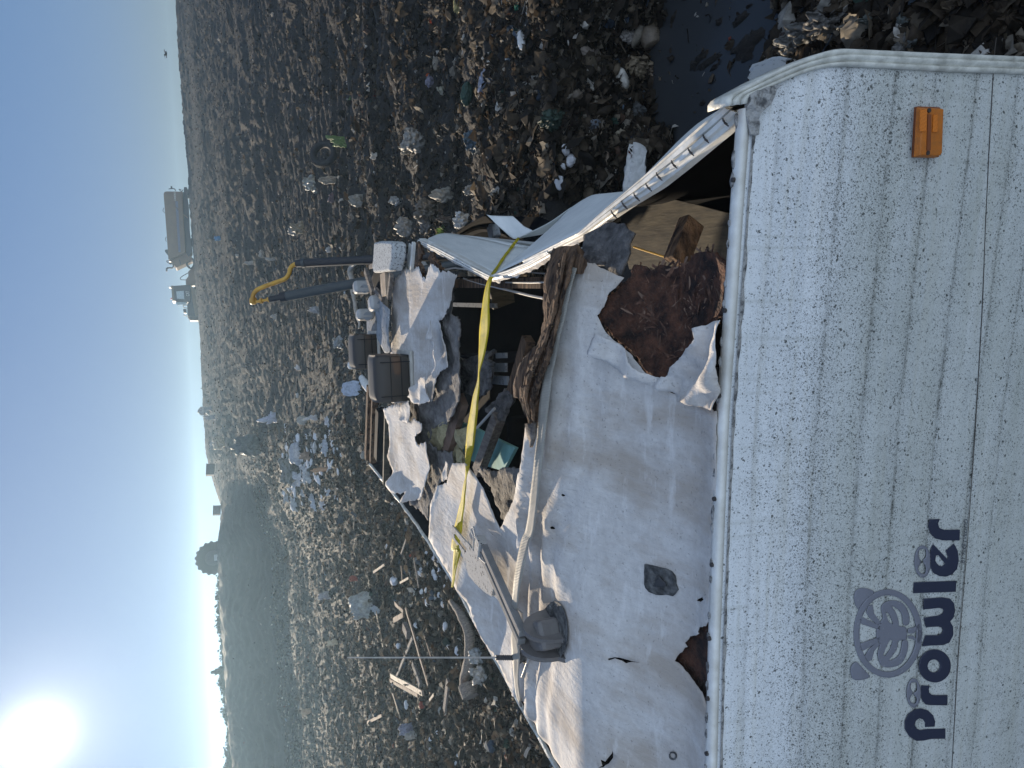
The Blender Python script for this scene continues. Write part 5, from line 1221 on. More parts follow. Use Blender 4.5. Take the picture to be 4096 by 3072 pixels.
# ================================================================== lugged wheel standing on the left crest, boxes on the skyline
wc = V(tuple(CAM+ray(852, 2232)*60.)); vs, fs = [], []
n = 36; f_ = V((ray(843, 2232).x, ray(843, 2232).y, 0)).normalized(); s_ = V((f_.y, -f_.x, 0)); r = 1.40
for i in range(n*2):
    a = 2*math.pi*i/(n*2); k = 1.0 if (i % 4) in (0, 1) else .93
    for t, kk in ((-.32, .45), (-.40, .86), (-.36, k), (.36, k), (.40, .86), (.32, .45)): vs.append(s_*math.cos(a)*r*kk+V((0, 0, math.sin(a)*r*kk))+f_*t)
for i in range(n*2):
    for k in range(5): fs.append((i*6+k, i*6+k+1, ((i+1) % (n*2))*6+k+1, ((i+1) % (n*2))*6+k))
WH = thing('machine_wheel', wc-V((0, 0, r*.98)), 'huge lugged machine tyre standing half sunk on the left skyline', 'tyre')
part('tyre', [p+V((0, 0, r*.98)) for p in vs], fs, M['rubber'], WH)
v, f = tube([V((0, 0, r*.98))-f_*.3, V((0, 0, r*.98))+f_*.3], r*.5, 28); part('hub', v, f, M['steel'], WH)
v, f = bar(V((0, 0, r*.80))-f_*.33-s_*.25, V((0, 0, r*.80))-f_*.33+s_*.25, .03, .34); part('hub_plate', v, f, M['galv'], WH)
def skybox(px, w, h, label):
    c = CAM+ray(*px)*62.; R = Matrix.Rotation(.3, 3, 'Z') @ Matrix.Rotation(.1, 3, 'Y'); v, f = box(V((0, 0, 0)), (w, w*.8, h), R)
    v2, f2 = box(V((w*.05, -.02, h*.5)), (w*1.05, w*.85, .05), R); v, f = merge((v, f), (v2, f2))
    single('crate', [c+p for p in v], f, M['steel'], label, 'crate', bevel=.02)
skybox((842, 1880), .95, .65, 'dark square crate on the skyline nearer the tanker'); skybox((868, 2042), .78, .6, 'dark square crate on the skyline nearer the lugged tyre')
# bird
bp = CAM+ray(665, 216)*62; B = [(-.62, 0, .12), (-.35, -.03, .20), (0, -.10, .02), (.35, -.03, -.10), (.66, 0, -.20), (.35, .10, -.08), (.05, .26, -.02), (-.05, .26, 0), (-.35, .10, .20)]
bv, bf = [], []
body = [(0, -.30, 0, .015), (0, -.24, .01, .05), (0, -.1, 0, .075), (0, .08, 0, .06), (0, .25, 0, .025), (0, .36, .0, .04)]
v, f = tube([V(p[:3]) for p in body], [p[3] for p in body], 8)
R = Matrix.Rotation(.5, 3, 'Z'); w1 = [V((0, -.1, .02)), V((.28, -.16, .16)), V((.62, .02, .10)), V((.30, .06, .14)), V((0, .12, .02))]
wv = w1+[p+V((0, 0, .015)) for p in w1]; wf = [(0, 1, 2, 3, 4), (9, 8, 7, 6, 5)]+[(i, (i+1) % 5, 5+(i+1) % 5, 5+i) for i in range(5)]
wv2 = [V((-p.x, p.y, p.z)) for p in wv]; wf2 = [t[::-1] for t in wf]
v, f = merge((v, f), (wv, wf), (wv2, wf2)); single('bird', [bp+R@V(p) for p in v], f, M['steel'], 'small dark bird flying low over the right skyline', 'bird')

# ================================================================== trees behind the left crest
def tree(px, hpx, dep, label, cone=False, seed=0):
    top = CAM+ray(*px)*dep; x, y = top.x, top.y; g0 = min(ground_z(x, y)-.3, top.z-2.3); h = top.z-g0
    r_ = np.random.default_rng(seed+50); root = thing('tree', (x, y, g0), label, 'tree', None if cone else 'trees along the far left skyline')
    lim = [V((0, 0, 0)), V((.1, 0, h*.4)), V((0, .1, h*.8))]; pcs = [tube(lim, [.16*h/6, .12*h/6, .03], 7)]
    for k in range(7):
        a = r_.random()*6.28; z = h*(.3+.5*r_.random()); pcs.append(tube([V((0, 0, z)), V((math.cos(a)*h*.16, math.sin(a)*h*.16, z+h*.12))], [.05, .015], 5))
    v, f = merge(*pcs); part('trunk', v, f, M['bark'], root)
    n = 1900; w = h*(.40 if cone else .46)
    cl_ = r_.normal(0, 1, (14, 3)); cl_ /= np.linalg.norm(cl_, axis=1)[:, None]; cl_ *= (r_.random((14, 1))**.5)*.75
    vs, fs = [], []
    for k in range(n):
        if cone:
            z = r_.random()**1.5; rad = (1-z)*w*(.5+.5*r_.random())*(1+.25*math.sin(z*40)); a = r_.random()*6.28; c = V((math.cos(a)*rad, math.sin(a)*rad, h*(.15+.85*z)))
        else:
            q_ = cl_[r_.integers(14)]+r_.normal(0, .17, 3); c = V((q_[0]*w, q_[1]*w, h*(.62+.37*q_[2]*.95)))
        s = h*.028*(.6+.8*r_.random()); a, b = V(r_.normal(0, 1, 3)).normalized(), V(r_.normal(0, 1, 3)).normalized()
        m_ = len(vs); vs += [c-a*s-b*s, c+a*s-b*s, c+a*s+b*s, c-a*s+b*s]; fs.append((m_, m_+1, m_+2, m_+3))
    part('crown', vs, fs, M['leaf'], root)
SK = [(2290, 872), (2312, 868), (2340, 870), (2366, 862), (2395, 860), (2420, 866), (2446, 870), (2478, 872), (2500, 866), (2530, 862), (2558, 870), (2590, 878), (2616, 886), (2640, 880), (2738, 872), (2766, 876), (2792, 882), (2824, 890), (2850, 892), (2872, 884), (2900, 908), (2932, 914), (2962, 904), (2985, 898), (3010, 900), (3036, 896), (3062, 890), (3090, 894), (3130, 900), (3170, 896), (3220, 905), (3270, 900)]
for k, (y, x) in enumerate(SK): tree((x-5, y), 60, 56.5+.8*((k*7) % 5), 'dark bushy tree among the row along the left crest', seed=k)
tree((846, 2690), 60, 58, 'pointed dark tree rising above the row along the left crest', cone=True, seed=99)
# ================================================================== single pieces of rubbish one can point to
# tyre near the middle right
tp0 = G(rr(95, 1370)); d = (tp0-CAM).length; R_ = 52*d/FPX
TY = thing('tyre', tp0, 'worn black tyre leaning in the trash right of the rams', 'tyre')
RT = Matrix.Rotation(.25, 3, 'Z') @ Matrix.Rotation(math.radians(62), 3, 'X'); vs, fs = [], []
for i in range(40):
    a = 2*math.pi*i/40
    for k in range(12):
        b = 2*math.pi*k/12; rad = R_*.76+R_*.24*math.cos(b)*(1 if math.cos(b) > 0 else 1.0); vs.append(RT@V((math.cos(a)*rad, math.sin(a)*rad, R_*.27*math.sin(b)))+V((0, 0, R_*.85)))
for i in range(40):
    for k in range(12): fs.append((i*12+k, i*12+(k+1) % 12, ((i+1) % 40)*12+(k+1) % 12, ((i+1) % 40)*12+k))
part('casing', vs, fs, M['rubber'], TY, smooth=True)
tr_ = []
for i in range(40):
    a = 2*math.pi*i/40
    for t in (-.13, .0, .13):
        c = RT@V((math.cos(a)*R_*1.0, math.sin(a)*R_*1.0, R_*t))+V((0, 0, R_*.85)); tr_.append(box(c, (R_*.05, R_*.07, R_*.07), RT@Matrix.Rotation(a, 3, 'Z')))
v, f = merge(*tr_); part('tread', v, f, M['rubber'], TY)
GB = (.20, .30, .10); GR = (.035, .085, .06); PW_ = (.62, .62, .60); TAN = (.30, .24, .16); GY = (.24, .23, .21); DK = (.07, .065, .06)
C = crumple
C(rr(215, 1260), 46, 110, GB, 'plastic_bag', 'shiny pale green plastic bag right beside the leaning tyre', 'plastic bag', seed=1, fold=.5, tilt=.6)
C(rr(260, 890), 34, 36, GB, 'plastic_wrap', 'small scrap of pale green wrap upslope of the leaning tyre', 'plastic scrap', seed=2, tilt=.5)
chunk(rr(1770, 360), 62, (.72, .72, .70), 'foam_chunk', 'long bright white foam chunk lying at the far right of the litter field', 'foam', seed=1, mt=M['white'], flat=(1.3, .5, .5), yaw=.2)
C(rr(1280, 830), 80, 50, GR, 'folded_board', 'dark green folded board in the litter on the right', 'board', seed=4, fold=.15, ragged=.1)
C(rr(1430, 740), 70, 46, (.42, .47, .60), 'plastic_bag', 'crumpled bluish white plastic bag right of the green board', 'plastic bag', seed=5)
C(rr(840, 1260), 82, 95, (.38, .36, .32), 'sack', 'big pale grey sack sagging in the middle right of the litter', 'sack', seed=6, up=.7)
C(rr(760, 1330), 30, 62, (.42, .37, .28), 'rag', 'cream rag hanging below the big pale grey sack', 'rag', seed=7)
chunk(rr(2105, 1620), 58, (.62, .60, .56), 'plaster_block', 'bright cream plaster block just right of the dented side wall', 'plaster block', seed=2, mt=M['plaster'])
for k, (X, Y, s) in enumerate(((2150, 1330, 44), (2195, 1420, 48), (2120, 1480, 30), (2190, 1290, 28))):
    chunk(rr(X, Y), s, (.5, .48, .45), 'plaster_lump', 'grey white plaster lump in the heap upslope of the styrofoam plank', 'plaster lump', 'plaster lumps upslope of the styrofoam plank', seed=20+k, mt=M['plaster'])
C(rr(1190, 40), 60, 34, (.62, .52, .22), 'plastic_bag', 'yellow plastic bag at the outermost right of the litter field', 'plastic bag', seed=8)
C(rr(1720, 30), 40, 30, (.05, .32, .20), 'plastic_scrap', 'bright green plastic scrap beyond the long white foam chunk', 'plastic scrap', seed=9)
C(rr(925, 668), 11, 22, (.75, .16, .03), 'plastic_scrap', 'small orange plastic scrap beside a lilac bag', 'plastic scrap', seed=10)
C(rr(948, 720), 46, 40, (.36, .34, .42), 'plastic_bag', 'lilac grey plastic bag below the orange scrap', 'plastic bag', seed=11)
C(rr(2050, 1060), 75, 100, (.05, .085, .06), 'blanket', 'dark green blanket with pink edges slumped on the shaded slope', 'blanket', seed=12, fold=.5)
C(rr(1345, 1250), 85, 66, (.10, .15, .19), 'cloth', 'dark teal and blue cloth bundled in the litter', 'cloth', seed=13, fold=.5)
C(rr(1385, 1310), 55, 30, (.30, .25, .18), 'cloth', 'tan folded cloth directly below the teal bundle', 'cloth', seed=14, fold=.4)
C(rr(1060, 800), 30, 40, (.48, .45, .34), 'paper_bag', 'cream paper bag beside the dark green folded board', 'paper bag', seed=15)
# rolled knit, cloths and cards on the bank above the puddle
def roll(px, lpx, rpx, mt, name, label, cat, yaw=.3):
    p = G(px); d = (p-CAM).length; r = rpx*d/FPX; l = lpx*d/FPX; ax_ = V((math.cos(yaw), math.sin(yaw)*.4, .12)).normalized(); pts = [p+ax_*l*(t-.5)+V((0, 0, r*.8)) for t in np.linspace(0, 1, 16)]
    v, f = tube(pts, [r*(.8+.25*math.sin(t*3.1)+(.06 if i % 2 else 0)) for i, t in enumerate(np.linspace(0, 1, 16))], 16); v = [p_+V((0, 0, .12*r*mnoise.noise(p_*9))) for p_ in v]
    single(name, v, f, mt, label, cat, smooth=True)
roll(rs(1620, 340), 62, 36, bagmat((.26, .21, .155)), 'rolled_carpet', 'ribbed tan roll of carpet on the bank above the puddle', 'carpet')
C(rs(1480, 620), 92, 100, (.33, .26, .17), 'sack', 'tan knotted sack draped down the bank above the puddle', 'sack', seed=17, fold=.45)
C(rs(1400, 330), 52, 70, (.46, .42, .38), 'cloth', 'pale pink and cream cloth left of the rolled carpet on the bank', 'cloth', seed=18)
C(rs(1225, 150), 26, 92, (.44, .40, .33), 'plastic_strip', 'curved cream plastic strip at the top right of the lit bank', 'plastic strip', seed=19, fold=.1, ragged=.12)
C(rs(1048, 480), 36, 74, (.30, .25, .21), 'cardboard', 'torn brown cardboard standing in shade behind the lit bank', 'cardboard', seed=21, fold=.12)
C(rs(1080, 1120), 48, 56, (.20, .23, .27), 'card', 'blue and brown card half buried in the bank', 'card', seed=22, fold=.12, ragged=.1)
C(rs(1365, 770), 66, 36, (.36, .29, .20), 'cardboard', 'split tan cardboard lobe on the bank above the puddle edge', 'cardboard', seed=23, fold=.2)
chunk(rs(1372, 862), 20, (.7, .7, .68), 'foam_scrap', 'small white foam scrap under the split tan cardboard', 'foam', seed=8, mt=M['white'])
plank(rs(1100, 1180), rs(1180, 1420), 22, M['paleplank'], 'pale_slat', 'curved pale slat lying down the bank beside the styrofoam plank', 'slat')
C(rs(910, 850), 40, 50, (.27, .22, .17), 'cardboard', 'dark brown cardboard with a black mark on the edge of the lit bank', 'cardboard', seed=24, fold=.1)
C(rs(1600, 640), 60, 60, (.26, .20, .14), 'rag', 'brown rag trailing to the puddle from the tan sack', 'rag', seed=25)
C(rs(1880, 330), 60, 74, (.08, .08, .085), 'plastic_bag', 'dark grey bag at the edge of the puddle', 'plastic bag', seed=26, up=.8)
C(rs(1975, 60), 60, 50, (.25, .21, .16), 'rag', 'tan rag at the outermost end of the bank by the puddle', 'rag', seed=27)
C(rs(1300, 1190), 36, 40, (.45, .38, .27), 'paper_bag', 'cream scrap of paper bag in the shadow beside the styrofoam plank', 'paper', seed=28)
C(rs(1480, 990), 60, 74, (.14, .145, .14), 'plastic_bag', 'grey green bag on the shaded bank foot near the styrofoam plank', 'plastic bag', seed=29)
# the styrofoam plank
a0 = G(rs(1400, 1640)); P0 = [(1352, 1290), (1430, 1262), (1500, 1250), (1512, 1400), (1488, 1560), (1440, 1700), (1390, 1760), (1320, 1740), (1310, 1650), (1335, 1450)]
pts = [G(rs(*p), .30) for p in P0]; zt = max(p.z for p in pts); c = sum(pts, V())/len(pts)
pts = [CAM+(ray(*rs(*p)))*((G(rs(1420, 1500), .30)-CAM).dot(fw)) for p in P0]; nrm = (CAM-c).normalized(); n = len(P0)
vs2, f2 = fill([jag([(p[0]/100, p[1]/100) for p in P0], .12, .04)], .12); dd = (G(rs(1420, 1500), .30)-CAM).dot(fw)
fr_ = [CAM+ray(*rs(x*100, y*100))*(dd+.10*(y-15)*0)-V((0, 0, 0))+nrm*(.012*abs(mnoise.noise(V((x*2, y*.8, 0))))+(.03 if (x-(13.0+.35*(15.5-y)/2.5)) > .85 else 0)) for x, y in vs2]
single('styrofoam_plank', fr_, f2, M['white'], 'broken white styrofoam plank standing right of the crushed side wall', 'styrofoam', solid=-.09)
# dusty bags in the shaded foreground right
for k, (X, Y, w, h, c_, lb) in enumerate(((1290, 350, 60, 110, (.20, .20, .19), 'crumpled grey bag in the shade behind the trailer corner'), (1345, 260, 36, 90, (.30, .31, .31), 'pale bag standing upright behind the grey bag in the shade'), (1440, 230, 70, 120, (.16, .16, .15), 'tall dusty film draped in the shade right of the pale bag'), (1540, 200, 100, 120, (.18, .17, .155), 'large dusty grey bag with star folds in the shaded foreground'), (1690, 200, 60, 60, (.20, .19, .165), 'dusty tan bag right of the star folded bag'), (1820, 170, 40, 66, (.17, .19, .17), 'greenish bag in the shaded foreground right'), (1760, 330, 34, 46, (.16, .15, .13), 'brown paper spike just over the corner trim'), (2050, 350, 90, 50, (.20, .19, .17), 'dusty sheet just over the corner trim at the bottom right'), (2110, 165, 66, 56, (.17, .19, .17), 'pale green bag at the bottom right edge'), (2160, 260, 66, 40, (.17, .18, .17), 'grey torn bag below the pale green bag at the bottom right'), (1200, 330, 50, 60, (.08, .06, .055), 'dark rag at the near edge of the puddle'))):
    C(rt5(X, Y), w, h, c_, 'plastic_bag' if 'bag' in lb else 'rubbish_sheet', lb, 'plastic bag' if 'bag' in lb else 'rubbish', seed=30+k, fold=.5, tilt=.6, n=22, ragged=.45)
plank(rt5(670, 430), rt5(760, 392), 9, M['rot'], 'stick', 'black stick lying in the puddle', 'stick', lift=.06); plank(rt5(672, 400), rt5(770, 385), 8, M['rot'], 'stick', 'shorter black stick beside the other one in the puddle', 'stick', lift=.06)
k = 0
for X, Y, w, h in ((695, 160, 26, 30), (855, 140, 34, 66), (870, 350, 80, 90), (610, 460, 34, 110), (560, 420, 30, 70), (510, 480, 40, 40), (660, 500, 20, 36), (575, 760, 24, 22), (940, 300, 90, 70), (905, 400, 60, 60), (915, 45, 14, 22)):
    px_ = rt5(X, Y); vv = ray(*px_); p = CAM+vv*((-.43-HCAM)/vv.z); d = (p-CAM).length; W, H_ = w*.54*d/FPX, h*.54*d/FPX
    vs, fs = [(0, 0, .03)], []
    for i in range(18):
        a = i/18*6.283; kk = 1+.75*mnoise.noise(V((math.cos(a)*1.5+k*3, math.sin(a)*1.5, k)))+.55*mnoise.noise(V((math.cos(a)*4+k*3, math.sin(a)*4, k))); vs.append((math.cos(a)*W*kk, math.sin(a)*H_*1.5*kk, -.012)); 
    for i in range(18):
        a = i/18*6.283; vs.append((math.cos(a)*W*.5, math.sin(a)*H_*.7, .02+.03*mnoise.noise(V((a, k, 0)))))
    for i in range(18): fs += [(1+i, 1+(i+1) % 18, 19+(i+1) % 18, 19+i), (0, 19+i, 19+(i+1) % 18)]
    single('mud_clump', [p+V(q_) for q_ in vs], fs, M['ground'], 'black clump of mud and rubbish breaking the surface of the puddle', 'mud', 'mud clumps in the puddle', smooth=True); k += 1
for k, (X, Y, a) in enumerate(((700, 150, 0), (850, 100, 0))): pass

# ---- left: sheets, timbers, rocks
C(rl(590, 660), 105, 120, (.50, .53, .52), 'plastic_sheet', 'large crumpled white plastic sheet among the timbers on the left', 'plastic sheet', seed=41, fold=.3, tilt=.55, n=26, ragged=.2)
C(rl(655, 700), 34, 46, (.55, .57, .57), 'plastic_sheet', 'small white torn corner below the large crumpled sheet', 'plastic sheet', seed=42, fold=.2, tilt=.5)
tim = [((880, 690), (1085, 1400), 15, 'oldwood', 'long reddish brown timber crossing under the other on the left'), ((935, 935), (770, 1335), 13, 'greywood', 'grey timber crossing over the reddish one'), ((755, 1250), (1020, 1395), 18, 'paleplank', 'pale thick plank near the whip antenna'), ((750, 1290), (980, 1415), 13, 'oldwood', 'brown plank lying against the pale thick plank'), ((632, 715), (688, 1010), 8, 'paleplank', 'thin sunlit lath below the white sheet'), ((1075, 1455), (1112, 1405), 9, 'paleplank', 'short bright splinter of timber near the left trailer edge'), ((700, 330), (610, 392), 9, 'paleplank', 'short pale lath above the white sheet'), ((780, 790), (860, 745), 18, 'oldwood', 'short brown board beside the crossing timbers'), ((790, 650), (860, 720), 16, 'oldwood', 'split brown board end right of the white sheet'), ((940, 240), (985, 520), 8, 'greywood', 'thin grey stick beside the white rubble heap'), ((880, 120), (840, 240), 9, 'greywood', 'grey stake upslope of the white rubble heap'), ((1025, 900), (1085, 1090), 7, 'oldwood', 'thin brown stake right of the crossing timbers'), ((1200, 1540), (1232, 1290), 22, 'greywood', 'dark grey post lying near the left trailer edge'), ((770, 1400), (830, 1600), 7, 'paleplank', 'thin lath slanting down near the left picture edge'), ((560, 1640), (680, 1580), 10, 'oldwood', 'brown lath at the left picture edge'), ((900, 440), (830, 480), 8, 'paleplank', 'small pale lath above the white slab'), ((840, 340), (850, 470), 8, 'oldwood', 'short upright brown stick above the white slab'), ((1000, 1330), (940, 1150), 24, 'greywood', 'grey board between the crossing timbers'), ((870, 840), (900, 910), 40, 'greywood', 'small square grey board upslope of the crossing timbers')]
for a, b, w, mt, lb in tim: plank(rl(*a), rl(*b), w, M[mt], 'timber', lb, 'timber')
lg = [G(rl(*p), .12) for p in ((1250, 630), (1320, 720), (1385, 830), (1410, 950), (1405, 1100), (1375, 1240), (1350, 1330))]
d = (lg[3]-CAM).length; rr__ = [w*d/FPX for w in (9, 15, 20, 22, 22, 22, 15)]
P = [V(tuple(p)) for p in smoothline(lg, 5)]; Rr = [float(np.interp(i/5, range(7), rr__)) for i in range(len(P))]
v, f = tube(P, Rr, 14); v = [p+V((0, 0, .03*mnoise.noise(p*5))) for p in v]; single('weathered_log', v, f, M['driftwood'], 'bent weathered log lying along the left edge of the trailer', 'log', smooth=True)
v, f = tube([G(rl(1390, 1320), .14), G(rl(1420, 1425), .14)], [.17, .15], 14); v = [p+V((0, 0, .03*mnoise.noise(p*7))) for p in v]; single('wood_stump', v, f, M['driftwood'], 'short split stump below the bent weathered log', 'log')
C(r5(1095, 1010), 62, 80, (.52, .52, .50), 'plastic_bag', 'white bag beside the weathered log against the trailer edge', 'plastic bag', seed=44, fold=.4)
C(r5(1085, 880), 60, 90, (.48, .50, .50), 'plastic_bag', 'greyish white bag upslope of the white one along the trailer edge', 'plastic bag', seed=45, fold=.35)
rngc = np.random.default_rng(5)
for k in range(30):
    X = 960+rngc.random()*250; Y = 230+rngc.random()*430; Y = Y if X > 1010 else min(Y, 520)
    chunk(rl(X, Y), 14+18*rngc.random(), (.5, .5, .5), 'rubble_piece', 'white broken piece in the rubble heap by the left trailer edge', 'rubble', 'white rubble by the left trailer edge', seed=60+k, sub=1, mt=M['plaster'], flat=(1.2, .8, .55))
for k, (X, Y, w) in enumerate(((800, 460, 46), (740, 175, 24), (1180, 745, 30), (1220, 840, 34), (970, 830, 22), (980, 940, 20), (895, 1490, 26), (830, 1000, 30), (1170, 1370, 18), (1245, 1000, 26), (1330, 1040, 40), (1270, 1060, 22))):
    LB = ['flat white slab leaning above the crossing timbers', 'small bright chip upslope of the timbers', 'rounded cream lump by the top of the weathered log', 'crusty pale lump beside the weathered log', 'white shard right of the reddish timber', 'second white shard lower along the reddish timber', 'bright cream chip near the lower left edge', 'broken white block beside the thin lath', 'small grey white stone near the dark post', 'pale stone just upslope of the weathered log', 'stacked pale lump against the weathered log', 'small pale stone left of the stacked pale lump'][k]
    chunk(rl(X, Y), w, (.5, .5, .48), 'plaster_piece', LB, 'plaster', seed=120+k, mt=M['plaster'], flat=(1.2, .7, .6))
C(rl(1030, 1490), 22, 30, (.45, .12, .08), 'plastic_scrap', 'faded red plastic scrap low on the left', 'plastic scrap', seed=47)
C(rl(470, 440), 20, 40, (.40, .13, .08), 'plastic_scrap', 'reddish scrap at the top of the large crumpled sheet', 'plastic scrap', seed=48)
C(rl(250, 580), 28, 60, (.44, .44, .46), 'plastic_bag', 'white bag trailing a string of litter on the far left', 'plastic bag', seed=49)
C(rl(300, 970), 24, 44, (.58, .52, .38), 'cardboard', 'bright cream box flap catching the sun on the left', 'cardboard', seed=50, fold=.2)
C(rl(90, 1540), 22, 44, (.50, .38, .25), 'cardboard', 'orange tan cardboard flap on the far left', 'cardboard', seed=51, fold=.2)
C(r5(590, 1380), 40, 70, (.34, .36, .46), 'plastic_bag', 'bluish bag near the left picture edge', 'plastic bag', seed=52)
C(r5(620, 1430), 26, 60, (.50, .48, .44), 'paper_sheet', 'pale paper under the bluish bag', 'paper', seed=53)
for k, (X, Y, w) in enumerate(((330, 800, 34), (395, 810, 40), (480, 720, 32), (300, 740, 24), (600, 900, 26), (390, 930, 30), (560, 960, 22), (740, 1010, 30), (720, 1110, 34), (450, 380, 20), (1240, 640, 26), (1400, 640, 18), (1340, 260, 24), (1270, 320, 18), (1420, 430, 22))):
    chunk(frame(1600, 2700, 3.16)(X, Y), w*.45, (.5, .5, .5), 'stone', 'small pale stone scattered in the dark litter at the lower left', 'stone', 'pale stones at the lower left', seed=150+k, sub=1, mt=M['plaster'])
# ---- white heap in the middle distance, left of the rams
C(rc(770, 800), 86, 74, (.50, .52, .56), 'white_panel', 'large flat white panel lying in the white heap', 'panel', seed=71, fold=.06, ragged=.08, tilt=.5)
C(rc(530, 440), 46, 66, (.46, .50, .60), 'torn_sheet', 'bluish white torn sheet at the upper left of the white heap', 'sheet', seed=72, fold=.15, ragged=.5)
C(rc(830, 460), 36, 50, (.40, .40, .37), 'board', 'cream square board tilted above the white panel', 'board', seed=73, fold=.06, ragged=.08)
C(rc(710, 960), 105, 76, (.24, .26, .26), 'tarpaulin', 'grey folded tarpaulin below the white panel', 'tarpaulin', seed=74, fold=.45, n=24)
C(rc(1050, 960), 16, 76, (.50, .34, .21), 'cardboard', 'curved tan cardboard strip in the right of the white heap', 'cardboard', seed=75, fold=.1)
C(rc(935, 430), 18, 54, (.55, .57, .60), 'torn_sheet', 'frayed white strip at the upper right of the white heap', 'sheet', seed=76, fold=.3, ragged=.5)
C(rc(880, 820), 34, 60, (.30, .22, .16), 'cardboard', 'brown cardboard pressed against the white panel', 'cardboard', seed=77, fold=.12)
C(rc(350, 720), 80, 130, (.13, .15, .15), 'tarpaulin', 'dark grey tarpaulin mound upslope of the white heap', 'tarpaulin', seed=78, up=.8, fold=.3)
for k in range(26):
    X = 480+rngc.random()*700; Y = 330+rngc.random()*1050
    if (X-880)**2/350**2+(Y-880)**2/540**2 > 1: continue
    C(rc(X, Y), 24+34*rngc.random(), 20+26*rngc.random(), ((.52, .56, .62), (.46, .48, .50), (.60, .62, .66))[k % 3], 'torn_sheet', 'torn bluish white sheet crumpled into the white heap left of the rams', 'sheet', 'torn sheets in the white heap', seed=400+k, fold=.28, ragged=.6, n=16, up=.12, tilt=.42)
for k in range(80):
    X = 560+rngc.random()*640; Y = 560+rngc.random()*860
    if (X-900)**2/330**2+(Y-1000)**2/420**2 > 1: continue
    chunk(rc(X, Y), 13+24*rngc.random()**1.5, (.5, .5, .5), 'plaster_shard', 'broken white plaster piece in the white heap left of the rams', 'plaster', 'broken plaster in the white heap', seed=200+k, sub=1, mt=M['plaster'], flat=(1.4, .9, .45), rough=.5)
C(frame(750, 1500, 4.148)(600, 1120), 42, 56, (.46, .42, .34), 'boulder_bag', 'pale cream bag standing out below the skyline crates', 'plastic bag', seed=79, up=.8)
for k, (X, Y, w, h) in enumerate(((290, 600, 50, 70), (350, 560, 18, 90), (400, 700, 20, 80), (400, 1150, 26, 40))):
    C(frame(750, 1500, 4.148)(X+60, Y), w*.8, h*.6, (.30, .32, .34), 'torn_sheet', ['grey torn sheets piled on the skyline', 'upright grey strip in front of the skyline pile', 'second grey strip right below the skyline pile', 'small grey sheet under the first skyline crate'][k], 'sheet', seed=85+k, fold=.3, ragged=.5)
# ---- between the white heap and the rams
C(rb(1095, 1330), 60, 86, (.44, .52, .66), 'board', 'light blue white board standing behind the roof vent covers', 'board', seed=91, fold=.03, ragged=.06, tilt=.75, up=.05, lift=.1)
roll(rb(1172, 1300), 90, 17, M['white'], 'rolled_sheet', 'white rolled sheet leaning between the light blue board and a vent cover', 'roll', yaw=1.2)
chunk(rb(1022, 1130), 34, (.5, .5, .5), 'foam_box', 'small white foam box behind the farther vent cover', 'foam', seed=14, mt=M['white'], flat=(1, .8, .9), rough=.1)
C(rb(930, 920), 52, 56, (.42, .45, .47), 'foil_bag', 'silvery foil bag behind the farther vent cover', 'plastic bag', seed=92, fold=.6)
C(rb(740, 640), 26, 64, (.40, .42, .46), 'plastic_bag', 'white bag with a red print left of the grey ram', 'plastic bag', seed=93)
C(rb(555, 1150), 20, 26, (.55, .55, .55), 'paper_sheet', 'small white paper far left of the grey ram', 'paper', seed=94, fold=.1)
C(rb(540, 1395), 20, 16, (.60, .60, .58), 'paper_sheet', 'small white scrap above the white heap', 'paper', seed=95, fold=.1)
C(rb(820, 110), 20, 24, (.55, .57, .58), 'plastic_bag', 'small white bag right of the black ram', 'plastic bag', seed=96)
C(rb(955, 100), 18, 30, (.50, .48, .44), 'paper_sheet', 'small cream sheet right of the black ram near its foot', 'paper', seed=97, fold=.1)
rope = [G(rb(*p), .12) for p in ((1050, 225), (1000, 280), (1010, 360), (1020, 470), (1035, 600), (1060, 720), (1085, 800))]; d = (rope[2]-CAM).length
v, f = tube([V(tuple(p)) for p in smoothline(rope, 5)], [w*d/FPX for w in np.interp(np.linspace(0, 1, 31), [0, .2, .5, .8, 1], [8, 11, 9, 6, 5])], 9); v = [p+V((0, 0, .04*mnoise.noise(p*4))) for p in v]
single('twisted_sheet', v, f, bagmat((.48, .45, .40)), 'long twisted cream plastic sheet lying behind the rams', 'plastic sheet', smooth=True)
for k, (X, Y, w, h) in enumerate(((150, 225, 14, 70), (330, 190, 12, 74), (225, 150, 26, 30), (370, 700, 22, 60), (20, 160, 12, 30))):
    C(rb(X, Y), w, h*.7, (.46, .45, .42), 'plastic_strip', ['white strip farthest right in the ribbed field above the rams', 'white strip right of the bent yellow pipe', 'small pinkish bag between the two white strips', 'scattered white film below the bent yellow pipe', 'short white strip at the top of the ribbed field'][k], 'plastic strip', seed=100+k, fold=.4)
fr7 = frame(700, 600, 2.37)
C(fr7(1370, 330), 62, 78, (.46, .48, .45), 'plastic_bag', 'big ruffled whitish bag downslope of the leaning tyre', 'plastic bag', seed=110, fold=.55, n=24)
C(fr7(1545, 290), 28, 90, (.44, .40, .33), 'plastic_strip', 'long cream plastic strip right of the big ruffled bag', 'plastic strip', seed=111)
C(fr7(1800, 480), 40, 80, (.36, .35, .31), 'plastic_bag', 'grey white bag above the foam cushion', 'plastic bag', seed=112)
C(fr7(1530, 460), 34, 44, (.22, .16, .17), 'plastic_bag', 'dull maroon bag below the big ruffled bag', 'plastic bag', seed=113)
C(fr7(1235, 740), 44, 74, (.36, .32, .24), 'sack', 'tan sack in the ribbed field right of the black ram', 'sack', seed=114)
C(fr7(1155, 770), 30, 44, (.38, .38, .38), 'plastic_bag', 'grey bag upslope of the tan sack', 'plastic bag', seed=115)
